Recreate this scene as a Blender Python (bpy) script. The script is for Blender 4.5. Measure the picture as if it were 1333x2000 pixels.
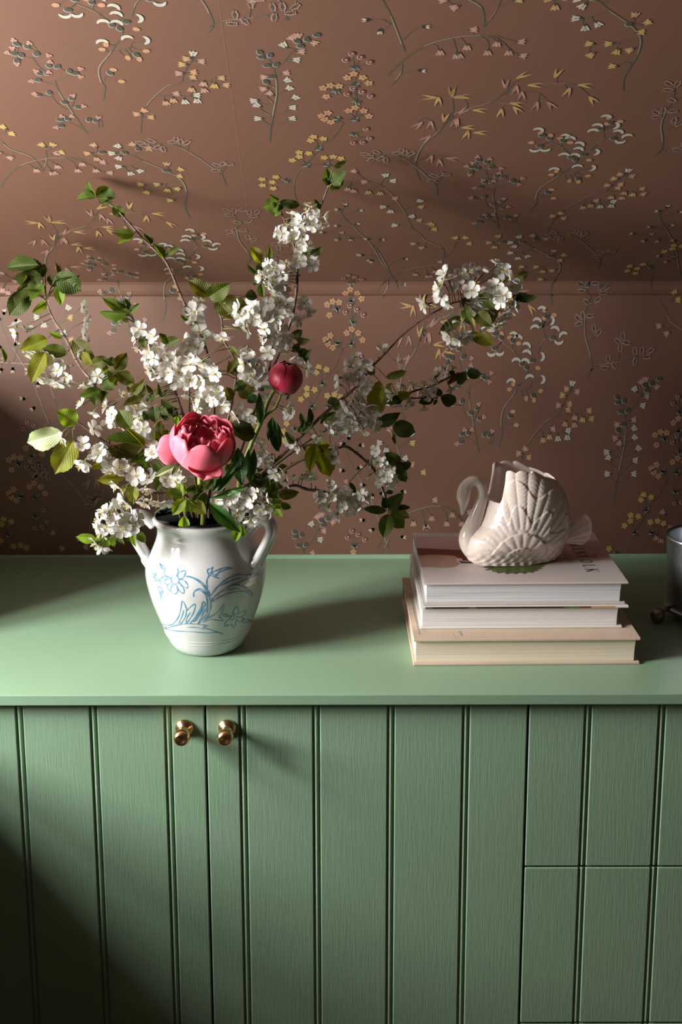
import bpy, math, random
from mathutils import Vector, Matrix, Euler
random.seed(7)
D = bpy.data
for _o in list(D.objects):
    D.objects.remove(_o, do_unlink=True)
COL = bpy.context.scene.collection
SC = bpy.context.scene

# ---------------------------------------------------------------- camera
FPX, PPX, PPY = 2400.0, 666.5, 787.0
PITCH, ROLL = math.radians(11.33), math.radians(0.12)
T = 0.80                                   # height of the worktop
CAM = Vector((0.0, -1.685, T + 0.7747))
FWD = Vector((0, math.cos(PITCH), -math.sin(PITCH)))
_r, _u = Vector((1, 0, 0)), Vector((0, math.sin(PITCH), math.cos(PITCH)))
RGT = _r * math.cos(ROLL) - _u * math.sin(ROLL)
UPV = _u * math.cos(ROLL) + _r * math.sin(ROLL)
cam_d = D.cameras.new('camera')
cam_d.sensor_fit = 'VERTICAL'
cam_d.sensor_height = 36.0
cam_d.lens = FPX / 2000.0 * 36.0
cam_d.shift_y = -(1000.0 - PPY) / 2000.0
cam_d.clip_start = 0.05
cam = D.objects.new('camera', cam_d)
COL.objects.link(cam)
_m = Matrix((RGT, UPV, -FWD)).transposed().to_4x4()
_m.translation = CAM
cam.matrix_world = _m
SC.camera = cam

# ---------------------------------------------------------------- light and exposure
SC.view_settings.view_transform = 'Standard'
SC.view_settings.look = 'None'
SC.view_settings.gamma = 1.0
SC.view_settings.use_curve_mapping = False
SC.view_settings.exposure = 0.0
world = D.worlds.new('world')
SC.world = world
world.use_nodes = True
world.node_tree.nodes['Background'].inputs[0].default_value = (1.0, 0.80, 0.62, 1)
world.node_tree.nodes['Background'].inputs[1].default_value = 0.026
# the gable window to the left of the frame: daylight comes in through it
WIN_X, WIN_Y0, WIN_Y1, WIN_Z0, WIN_Z1 = -1.35, -0.66, -0.12, T + 0.26, T + 0.98
sun_d = D.lights.new('window_daylight', 'AREA')
sun_d.shape = 'RECTANGLE'
sun_d.size = WIN_Y1 - WIN_Y0
sun_d.size_y = WIN_Z1 - WIN_Z0
sun_d.energy = 136.0
sun_d.color = (1.0, 0.985, 0.955)
sun = D.objects.new('window_daylight', sun_d)
COL.objects.link(sun)
sun.location = (WIN_X - 0.10, (WIN_Y0 + WIN_Y1) / 2, (WIN_Z0 + WIN_Z1) / 2)
sun.rotation_euler = (math.radians(90), 0, math.radians(-90))

# ---------------------------------------------------------------- pixel rays -> places in the room
def ray(px, py):
    return RGT * ((px - PPX) / FPX) + UPV * ((PPY - py) / FPX) + FWD
def P(px, py, Y):
    d = ray(px, py)
    return CAM + d * ((Y - CAM.y) / d.y)
def PZ(px, py, z):
    d = ray(px, py)
    return CAM + d * ((z - CAM.z) / d.z)

# ---------------------------------------------------------------- materials
MATS = {}
def nodes_of(m):
    m.use_nodes = True
    nt = m.node_tree
    return nt, nt.nodes, nt.links, nt.nodes['Principled BSDF']
def mat(name, col, rough=0.5, metal=0.0, spec=0.5, coat=0.0, noise=None, bump=None, sheen=0.0, coords='Object'):
    """plain procedural material; noise=(scale, amount, detail), bump=(scale, strength[, stretch xyz])"""
    m = D.materials.new(name)
    nt, N, L, b = nodes_of(m)
    b.inputs['Base Color'].default_value = (*col, 1)
    b.inputs['Roughness'].default_value = rough
    b.inputs['Metallic'].default_value = metal
    b.inputs['Specular IOR Level'].default_value = spec
    b.inputs['Coat Weight'].default_value = coat
    b.inputs['Coat Roughness'].default_value = 0.06
    if noise or bump:
        tc = N.new('ShaderNodeTexCoord')
    if noise:
        tx = N.new('ShaderNodeTexNoise')
        tx.inputs['Scale'].default_value = noise[0]
        tx.inputs['Detail'].default_value = noise[2] if len(noise) > 2 else 4
        L.new(tc.outputs[coords], tx.inputs['Vector'])
        mx = N.new('ShaderNodeMixRGB')
        mx.inputs[1].default_value = (*[c * (1 - noise[1]) for c in col], 1)
        mx.inputs[2].default_value = (*[min(1, c * (1 + noise[1])) for c in col], 1)
        L.new(tx.outputs['Fac'], mx.inputs[0])
        L.new(mx.outputs[0], b.inputs['Base Color'])
    if bump:
        mp = N.new('ShaderNodeMapping')
        if len(bump) > 2:
            mp.inputs['Scale'].default_value = bump[2]
        L.new(tc.outputs[coords], mp.inputs['Vector'])
        t2 = N.new('ShaderNodeTexNoise')
        t2.inputs['Scale'].default_value = bump[0]
        t2.inputs['Detail'].default_value = 5
        L.new(mp.outputs[0], t2.inputs['Vector'])
        bp = N.new('ShaderNodeBump')
        bp.inputs['Strength'].default_value = bump[1]
        bp.inputs['Distance'].default_value = 0.002
        L.new(t2.outputs['Fac'], bp.inputs['Height'])
        L.new(bp.outputs[0], b.inputs['Normal'])
    MATS[name] = m
    return m

GREEN = (0.215, 0.335, 0.220)
mat('green_paint_top', GREEN, 0.42, noise=(2.5, 0.07, 3), bump=(60, 0.10, (1.0, 6.0, 1.0)), coords='Object')
mat('green_paint_boards', GREEN, 0.45, noise=(3.0, 0.08, 3), bump=(90, 0.16, (5.0, 1.0, 0.35)))
mat('green_paint_edge', GREEN, 0.45, noise=(6, 0.08, 4), bump=(70, 0.2))
mat('dark_gap', (0.02, 0.03, 0.02), 0.9)
mat('wallpaper', (0.128, 0.061, 0.040), 0.55, noise=(1.6, 0.05, 2), bump=(420, 0.05))
mat('plaster', (0.62, 0.58, 0.52), 0.8, noise=(3, 0.05))
mat('floor_wood', (0.20, 0.12, 0.07), 0.5, noise=(5, 0.25))
mat('white_wood', (0.75, 0.74, 0.70), 0.4)
mat('glaze', (0.47, 0.47, 0.465), 0.10, spec=0.5, coat=0.6, noise=(9, 0.025, 4))
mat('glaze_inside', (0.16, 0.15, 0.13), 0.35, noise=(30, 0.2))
mat('blue_line', (0.075, 0.215, 0.34), 0.12, coat=0.5, noise=(60, 0.25))
mat('swan_glaze', (0.84, 0.72, 0.65), 0.14, spec=0.5, coat=0.7, noise=(40, 0.03, 3))
mat('brass', (0.95, 0.58, 0.34), 0.22, metal=1.0, noise=(70, 0.15))
mat('pewter', (0.42, 0.44, 0.47), 0.34, metal=1.0, noise=(35, 0.35), bump=(120, 0.1))
mat('pewter_dark', (0.32, 0.28, 0.28), 0.33, metal=1.0, noise=(60, 0.3))

# ---------------------------------------------------------------- object helpers
def add_mesh(name, verts, faces, mats, parent=None, smooth=False, fmat=None, origin=None, uvs=None):
    """one mesh object built from world coordinates; kept where it is when parented"""
    me = D.meshes.new(name)
    o3 = Vector(origin) if origin is not None else Vector((0, 0, 0))
    if origin is not None:
        verts = [Vector(v) - o3 for v in verts]
    me.from_pydata([tuple(v) for v in verts], [], faces)
    if isinstance(mats, str):
        mats = [mats]
    for mn in mats:
        me.materials.append(MATS[mn])
    if fmat:
        for p, i in zip(me.polygons, fmat):
            p.material_index = i
    if smooth:
        me.polygons.foreach_set('use_smooth', [True] * len(me.polygons))
    if uvs:
        ul = me.uv_layers.new(name='UVMap')
        for lp in me.loops:
            ul.data[lp.index].uv = uvs[lp.vertex_index]
    me.update()
    return place(name, me, parent, o3)
def place(name, me, parent=None, loc=(0, 0, 0), rot=None, scale=None):
    o = D.objects.new(name, me)
    COL.objects.link(o)
    o.location = loc
    if rot is not None:
        o.rotation_euler = rot
    if scale is not None:
        o.scale = scale
    if parent is not None:
        o.parent = parent
        o.matrix_parent_inverse = base_matrix(parent).inverted()
    return o
def base_matrix(o):
    m = Matrix.LocRotScale(o.location, o.rotation_euler, o.scale)
    if o.parent is not None:
        m = base_matrix(o.parent) @ o.matrix_parent_inverse @ m
    return m
def thing(name, label, cat, loc, group=None):
    o = D.objects.new(name, None)
    o.empty_display_size = 0.05
    COL.objects.link(o)
    o.location = loc
    return tag(o, label, cat, group)
def tag(o, label=None, cat=None, group=None, kind=None):
    if label: o['label'] = label
    if cat: o['category'] = cat
    if group: o['group'] = group
    if kind: o['kind'] = kind
    return o
def struct(o, label=None):
    return tag(o, label, None, None, 'structure')

class MB:
    """collects shapes into one mesh"""
    def __init__(s):
        s.v, s.f, s.m = [], [], []
    def add(s, vs, fs, mi=0):
        n = len(s.v)
        s.v += [Vector(v) for v in vs]
        s.f += [tuple(i + n for i in f) for f in fs]
        s.m += [mi] * len(fs)
    def box(s, x0, x1, y0, y1, z0, z1, mi=0):
        vs = [(x, y, z) for z in (z0, z1) for y in (y0, y1) for x in (x0, x1)]
        s.add(vs, [(0, 2, 3, 1), (4, 5, 7, 6), (0, 1, 5, 4), (2, 6, 7, 3), (0, 4, 6, 2), (1, 3, 7, 5)], mi)
    def tube(s, pts, rad, n=6, mi=0, cap=True, flat=1.0, side=None):
        """swept tube through points with radius per point; flat squashes across `side`"""
        pts = [Vector(p) for p in pts]
        k = len(pts)
        if not hasattr(rad, '__len__'):
            rad = [rad] * k
        tans = [(pts[min(i + 1, k - 1)] - pts[max(i - 1, 0)]).normalized() for i in range(k)]
        ref = Vector(side) if side else (Vector((0, 0, 1)) if abs(tans[0].z) < 0.9 else Vector((1, 0, 0)))
        a = (ref - tans[0] * ref.dot(tans[0])).normalized()
        vs, fs = [], []
        for i in range(k):
            a = (a - tans[i] * a.dot(tans[i])).normalized()
            b = tans[i].cross(a)
            for j in range(n):
                t = 2 * math.pi * j / n
                vs.append(pts[i] + a * (math.cos(t) * rad[i]) + b * (math.sin(t) * rad[i] * flat))
        for i in range(k - 1):
            for j in range(n):
                fs.append((i * n + j, i * n + (j + 1) % n, (i + 1) * n + (j + 1) % n, (i + 1) * n + j))
        if cap:
            fs.append(tuple(range(n - 1, -1, -1)))
            fs.append(tuple(range((k - 1) * n, k * n)))
        s.add(vs, fs, mi)
    def lathe(s, prof, c, n=48, mi=0, axis='z'):
        """profile of (r, h) turned about an axis through c"""
        vs, fs = [], []
        k = len(prof)
        for r, h in prof:
            for j in range(n):
                t = 2 * math.pi * j / n
                x, y = r * math.cos(t), r * math.sin(t)
                vs.append(Vector(c) + (Vector((x, y, h)) if axis == 'z' else Vector((x, -h, y))))
        for i in range(k - 1):
            for j in range(n):
                fs.append((i * n + j, i * n + (j + 1) % n, (i + 1) * n + (j + 1) % n, (i + 1) * n + j))
        if prof[0][0] > 1e-6:
            fs.append(tuple(range(n - 1, -1, -1)))
        if prof[-1][0] > 1e-6:
            fs.append(tuple(range((k - 1) * n, k * n)))
        s.add(vs, fs, mi)
    def build(s, name, mats, parent=None, smooth=False, origin=None):
        return add_mesh(name, s.v, s.f, mats, parent, smooth, s.m, origin)
def bevel(o, w, seg=2):
    md = o.modifiers.new('bevel', 'BEVEL')
    md.width = w
    md.segments = seg
    md.limit_method = 'ANGLE'
    md.angle_limit = math.radians(40)
    return o
def curve(pts, n=6):
    """Catmull-Rom through tuples of any length"""
    out = []
    k = len(pts)
    if k < 3:
        return [tuple(a + (b - a) * i / n for a, b in zip(pts[0], pts[1])) for i in range(n + 1)]
    for i in range(k - 1):
        p0, p1, p2, p3 = pts[max(i - 1, 0)], pts[i], pts[i + 1], pts[min(i + 2, k - 1)]
        for j in range(n):
            t = j / n
            out.append(tuple(0.5 * (2 * b + (c - a) * t + (2 * a - 5 * b + 4 * c - d) * t * t + (3 * b - a - 3 * c + d) * t ** 3)
                             for a, b, c, d in zip(p0, p1, p2, p3)))
    out.append(tuple(pts[-1]))
    return out

# ---------------------------------------------------------------- the room
W = PZ(666, 1089, T).y                      # back of the worktop = wall
Z_R0 = P(1150, 577, W).z                    # foot of the papered ridge
Z_R1 = P(1150, 549, W - 0.010).z            # where the sloping ceiling starts
SLOPE = math.radians(34)
XL, XR = -1.35, 1.75
Y_FRONT = -1.25
PROFILE = [(W, T - 0.05), (W, Z_R0 - 0.002), (W + 0.0006, Z_R0), (W - 0.0035, Z_R0 + 0.004), (W - 0.0065, Z_R0 + (Z_R1 - Z_R0) * 0.4),
           (W - 0.0090, Z_R0 + (Z_R1 - Z_R0) * 0.8), (W - 0.012, Z_R1)]
_run = 2.1
PROFILE.append((W - 0.012 - _run * math.cos(SLOPE), Z_R1 + _run * math.sin(SLOPE)))
ARC = [0.0]
for (a, b), (c, d) in zip(PROFILE, PROFILE[1:]):
    ARC.append(ARC[-1] + math.hypot(c - a, d - b))
V_TOP = 0.05                                # arc length at the worktop
def paper_point(u, v, off=0.0):
    """place on the papered surface, u along the wall, v up along its profile"""
    i = 0
    while i < len(ARC) - 2 and v > ARC[i + 1]:
        i += 1
    (y0, z0), (y1, z1) = PROFILE[i], PROFILE[i + 1]
    L = ARC[i + 1] - ARC[i]
    t = (v - ARC[i]) / L
    ny, nz = -(z1 - z0) / L, (y1 - y0) / L
    return Vector((u, y0 + (y1 - y0) * t + ny * off, z0 + (z1 - z0) * t + nz * off))
def paper_uv(px, py):
    d = ray(px, py)
    best = None
    for i in range(len(PROFILE) - 1):
        (y0, z0), (y1, z1) = PROFILE[i], PROFILE[i + 1]
        if i in (1, 2): continue
        ny, nz = -(z1 - z0), (y1 - y0)
        den = d.y * ny + d.z * nz
        if abs(den) < 1e-9: continue
        s = ((y0 - CAM.y) * ny + (z0 - CAM.z) * nz) / den
        p = CAM + d * s
        L2 = (y1 - y0) ** 2 + (z1 - z0) ** 2
        t = ((p.y - y0) * (y1 - y0) + (p.z - z0) * (z1 - z0)) / L2
        lo = -0.4 if i == 0 else -0.02
        if lo <= t <= 1.02 and s > 0 and (best is None or s < best[0]):
            best = (s, p.x, ARC[i] + t * (ARC[i + 1] - ARC[i]))
    return best[1], best[2]
def surf_y(px, py):
    u, v = paper_uv(px, py)
    return paper_point(u, v).y

def sweep_x(name, prof, x0, x1, thick, m):
    """profile (y, z) swept along x, with a back face"""
    vs, fs = [], []
    k = len(prof)
    for x in (x0, x1):
        vs += [(x, y, z) for y, z in prof]
        vs += [(x, y + thick * 0.6, z + thick) if i > 1 else (x, y + thick, z) for i, (y, z) in enumerate(prof)]
    for i in range(k - 1):
        fs.append((i, i + 1, 2 * k + i + 1, 2 * k + i))
        fs.append((k + i, 3 * k + i, 3 * k + i + 1, k + i + 1))
    fs += [(0, 2 * k, 3 * k, k), (k - 1, 2 * k - 1, 4 * k - 1, 3 * k - 1)]
    for s in (0, 2 * k):
        for i in range(k - 1):
            fs.append((s + i, s + k + i, s + k + i + 1, s + i + 1))
    return add_mesh(name, vs, fs, m)
_prof_wall = [(W, 0.0)] + PROFILE[1:7]
wall_back = struct(sweep_x('wall_back', _prof_wall, XL - 0.1, XR, 0.10, 'wallpaper'), 'brown floral papered wall with a rounded ridge along its top')
ceiling = struct(sweep_x('ceiling', PROFILE[6:], -1.05, XR, 0.10, 'wallpaper'), 'sloping attic ceiling papered in the same brown floral print')
b = MB(); b.box(XL - 0.1, XR, Y_FRONT - 1.2, W + 0.1, -0.05, 0.0)
floor = struct(b.build('floor', 'floor_wood'), 'brown boarded attic floor')
# gable wall with the window, then two unseen blocks added to cast shade
b = MB()
zt = T + 1.9
b.box(XL - 0.06, XL, Y_FRONT - 1.2, WIN_Y0, 0.0, zt)
b.box(XL - 0.06, XL, WIN_Y1, W, 0.0, zt)
b.box(XL - 0.06, XL, WIN_Y0, WIN_Y1, 0.0, WIN_Z0)
b.box(XL - 0.06, XL, WIN_Y0, WIN_Y1, WIN_Z1, zt)
wall_left = struct(b.build('wall_left', 'plaster'), 'pale gable wall holding the window')
b = MB()
b.box(-0.95, -0.75, 0.142, W - 0.002, T, T + 0.38)  # added out of view to keep window light off the back left corner
struct(b.build('shade_block_corner', 'plaster'), 'half height return wall at the left end of the worktop')
b = MB()
b.box(XL, -0.70, Y_FRONT, -0.03, 0.0, T - 0.004)  # added out of view; its edge throws the shade on the lower left doors
struct(b.build('shade_block_low', 'plaster'), 'low boxed ledge below the window')
b = MB()
fw = 0.035
b.box(WIN_X - 0.05, WIN_X - 0.01, WIN_Y0, WIN_Y1, WIN_Z0, WIN_Z0 + fw)
b.box(WIN_X - 0.05, WIN_X - 0.01, WIN_Y0, WIN_Y1, WIN_Z1 - fw, WIN_Z1)
for y in (WIN_Y0, (WIN_Y0 + WIN_Y1) / 2 - fw / 2, WIN_Y1 - fw):
    b.box(WIN_X - 0.05, WIN_X - 0.01, y, y + fw, WIN_Z0, WIN_Z1)
zm = WIN_Z0 + (WIN_Z1 - WIN_Z0) * 0.42
b.box(WIN_X - 0.05, WIN_X - 0.01, WIN_Y0, WIN_Y1, zm, zm + fw)
struct(b.build('window_1', 'white_wood'), 'white painted gable window with glazing bars')
# painted bead where the worktop meets the paper
_tp = [(W - 0.0005, T), (W - 0.006, T), (W - 0.0055, T + 0.004), (W - 0.003, T + 0.006), (W - 0.0005, T + 0.0065)]
struct(sweep_x('trim_1', _tp, XL, XR, 0.0004, 'green_paint_edge'), 'thin green painted bead along the foot of the wall')

# ---------------------------------------------------------------- worktop
TH = 0.0165
b = MB(); b.box(-1.0, XR, 0.0, W - 0.0005, T - TH, T)
worktop = b.build('worktop', 'green_paint_top', origin=(0, W / 2, T - TH))
bevel(worktop, 0.0012, 2)
tag(worktop, 'long sage green painted worktop with a square front edge', 'worktop')

# ---------------------------------------------------------------- cabinets of beaded boards
YF = 0.016                                  # front plane of the boards
Z_TOP = T - TH - 0.006
def fx(px, py=1390):
    return P(px, py, YF).x
BEAD = 0.0085                               # groove, bead, groove together
def board_prof(w, bead):
    """cross-section (x, depth) of a board: flat face, then at the right edge a small bead between two grooves"""
    g, bw, dp = 0.0030, 0.0052, 0.0038
    p = [(0, 0.016), (0, 0.0014), (0.0006, 0.0004), (0.0014, 0.0)]
    if bead:
        e = w - (2 * g + bw)
        p += [(e - 0.0012, 0.0), (e - 0.0004, 0.0005), (e, 0.0014), (e + 0.0002, dp), (e + g - 0.0004, dp)]
        for t in range(5):
            a = math.pi * t / 4
            p.append((e + g + bw / 2 - math.cos(a) * bw / 2, 0.0022 - math.sin(a) * 0.0018))
        p += [(e + g + bw + 0.0004, dp), (w, dp), (w, 0.016)]
    else:
        p += [(w - 0.0014, 0.0), (w - 0.0006, 0.0004), (w, 0.0014), (w, 0.016)]
    return p
def board(x0, x1, z0, z1, bead, parent):
    pr = board_prof(x1 - x0, bead)
    k = len(pr)
    vs = []
    for z, ins in ((z0, 0.0012), (z0 + 0.0012, 0.0), (z1 - 0.0012, 0.0), (z1, 0.0012)):
        for x, d in pr:
            vs.append((x0 + x, YF + (d if d >= 0.0158 else d + ins), z))
    fs = []
    for r in range(3):
        for i in range(k - 1):
            fs.append((r * k + i, r * k + i + 1, (r + 1) * k + i + 1, (r + 1) * k + i))
    fs.append(tuple(range(k - 1, -1, -1)))
    fs.append(tuple(range(3 * k, 4 * k)))
    return add_mesh('board', vs, fs, 'green_paint_boards', parent)
def fill_boards(x0, x1, joints, z0, z1, parent):
    hb = 0.0112 / 2
    xs = [x0] + [j + hb for j in joints] + [x1]
    for i in range(len(xs) - 1):
        board(xs[i], xs[i + 1], z0, z1, i < len(xs) - 2, parent)
def knob(px, py, parent):
    base = P(px, py, YF)
    prof = [(0.0, 0.0), (0.0132, 0.0), (0.0136, 0.0012), (0.0132, 0.0028), (0.0118, 0.0036), (0.0112, 0.0050), (0.0098, 0.0066),
            (0.0072, 0.0078), (0.0058, 0.0105), (0.0056, 0.0150), (0.0066, 0.0185), (0.0094, 0.0200), (0.0104, 0.0212), (0.0098, 0.0224),
            (0.0112, 0.0250), (0.0124, 0.0300), (0.0122, 0.0345), (0.0108, 0.0385), (0.0082, 0.0412), (0.0066, 0.0416), (0.0052, 0.0404), (0.0, 0.0398)]
    b = MB(); b.lathe(prof, base, 32, 0, 'y')
    o = b.build('knob', 'brass', parent, True)
    o['label'] = 'small turned brass knob'
    return o
G = 0.0016
PITCHB = fx(618) - fx(473.5)
xj = [fx(v) for v in (37, 182, 327.6, 473.5, 618, 764.5, 911.5)]
x_gap1, x_gap2 = fx(401), fx(1033)
x_left = x_gap1 - (x_gap2 - x_gap1)
cup = thing('cupboard', 'green double door cupboard with two brass knobs under the worktop', 'cupboard', (0, YF, 0.0))
b = MB()
b.box(x_left - 0.02, x_gap2 - 0.0008, YF + 0.0175, W - 0.002, 0.0, T - TH - 0.0005)
b.box(x_left - 0.02, x_gap2 - 0.0008, YF + 0.003, YF + 0.017, Z_TOP + 0.0008, T - TH - 0.0005)
b.build('carcass', 'green_paint_edge', cup)
Z_BOT = 0.09
dl = add_mesh('door', *(lambda m: (m.v, m.f))((lambda m: (m.box(x_left, x_gap1 - G, YF + 0.0162, YF + 0.0172, Z_BOT, Z_TOP), m)[1])(MB())), 'green_paint_edge', cup)
fill_boards(x_left, x_gap1 - G, [xj[0] - 3 * PITCHB + i * PITCHB for i in range(0, 3) if xj[0] - 3 * PITCHB + i * PITCHB > x_left + 0.03] + xj[:3], Z_BOT, Z_TOP, dl)
knob(360.5, 1421, dl)
dr = add_mesh('door', *(lambda m: (m.v, m.f))((lambda m: (m.box(x_gap1 + G, x_gap2 - G, YF + 0.0162, YF + 0.0172, Z_BOT, Z_TOP), m)[1])(MB())), 'green_paint_edge', cup)
fill_boards(x_gap1 + G, x_gap2 - G, xj[3:], Z_BOT, Z_TOP, dr)
knob(444, 1421, dr)
x_end = x_gap2 + 0.60
chest = thing('drawer_unit', 'green drawer unit with beaded board fronts beside the cupboard', 'drawers', (x_gap2 + 0.3, YF, 0.0))
b = MB()
b.box(x_gap2 + 0.0008, x_end + 0.02, YF + 0.0175, W - 0.002, 0.0, T - TH - 0.0005)
b.box(x_gap2 + 0.0008, x_end + 0.02, YF + 0.003, YF + 0.017, Z_TOP + 0.0008, T - TH - 0.0005)
b.build('carcass', 'green_paint_edge', chest)
z_a, z_b = P(1180, 1693, YF).z, P(1180, 1998.5, YF).z
dj = [fx(1150) + i * PITCHB for i in range(4)]
for z0, z1 in ((z_a + 0.0014, Z_TOP), (z_b + 0.0014, z_a - 0.0014), (Z_BOT, z_b - 0.0014)):
    m = MB(); m.box(x_gap2 + G, x_end, YF + 0.0162, YF + 0.0172, z0, z1)
    dwr = m.build('drawer', 'green_paint_edge', chest)
    fill_boards(x_gap2 + G, x_end, dj, z0, z1, dwr)

# ---------------------------------------------------------------- vase
VY = PZ(405, 1286, T).y + 0.058             # vase axis
VX = P(405, 1200, VY).x
def vz(py):
    return P(405, py, VY).z
def vr(px_half, py):
    return (P(405 + px_half, py, VY).x - P(405, py, VY).x)
_rows = [(1004, 100), (1008, 102), (1015, 101.5), (1022, 97), (1030, 93.5), (1042, 93), (1056, 96), (1070, 102), (1084, 109), (1098, 114.5), (1112, 117.5),
         (1126, 118), (1142, 116), (1160, 112), (1180, 106.5), (1200, 99.5), (1220, 92), (1240, 84), (1255, 77.5), (1265, 72.5), (1271, 67)]
v_out = [(vr(h, y), vz(y)) for y, h in _rows]
v_out = [(r, z) for r, z in v_out]
z_off = T - (v_out[-1][1] - 0.0035)
v_out = [(r, z + (z_off if i > 16 else z_off * i / 17.0)) for i, (r, z) in enumerate(v_out)]
v_out.append((v_out[-1][0] - 0.004, T + 0.0006))
RIM_Z = v_out[0][1]
vase = thing('vase', 'white glazed two handled pottery vase with blue line flowers holding the branches', 'vase', (VX, VY, T))
prof = [(r, z) for r, z in reversed(v_out)]
inner = [(v_out[0][0] - 0.004, RIM_Z + 0.0006)] + [(max(r - 0.0075, 0.01), z) for r, z in v_out[2:-2]] + [(0.0, v_out[-1][1] + 0.008)]
b = MB()
b.lathe([(0.0, T + 0.0006)] + prof, (VX, VY, 0), 72, 0)
b.lathe([prof[-1]] + inner, (VX, VY, 0), 72, 1)
# two faint throwing rings near the foot
body = b.build('body', ['glaze', 'glaze_inside'], vase, True)
def v_radius(z):
    pts = prof
    for (r0, z0), (r1, z1) in zip(pts, pts[1:]):
        if z0 <= z <= z1:
            return r0 + (r1 - r0) * (z - z0) / max(z1 - z0, 1e-9)
    return 0.0
for zz in (vz(1246) + z_off, vz(1240) + z_off):
    ring = MB()
    pts = [(VX + math.cos(t) * v_radius(zz), VY + math.sin(t) * v_radius(zz), zz) for t in [2 * math.pi * i / 72 for i in range(73)]]
    ring.tube(pts, 0.0007, 6, cap=False)
    ring.build('throwing_ring', 'glaze', vase, True)
def handle(side, yaw):
    """ear shaped strap from the rim to the shoulder"""
    c, s = math.cos(yaw), math.sin(yaw)
    path = [(0.080, -0.014), (0.090, -0.004), (0.104, 0.003), (0.115, 0.000), (0.1185, -0.012), (0.1135, -0.028), (0.105, -0.045), (0.095, -0.063), (0.086, -0.078)]
    pts = [(VX + c * r, VY + s * r, RIM_Z + h) for r, h in curve(path, 4)]
    k = len(pts)
    rad = [0.0135 + 0.002 * abs(i / (k - 1) - 0.5) * 2 + (0.004 if i > k - 5 else 0) for i in range(k)]
    b = MB()
    b.tube(pts, rad, 16, flat=0.62, side=(-s, c, 0))
    o = b.build('handle', 'glaze', vase, True)
    o['label'] = side
    return o
handle('white strap handle on the lit side', math.pi + 0.12)
handle('white strap handle on the shaded side', -0.42)

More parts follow.
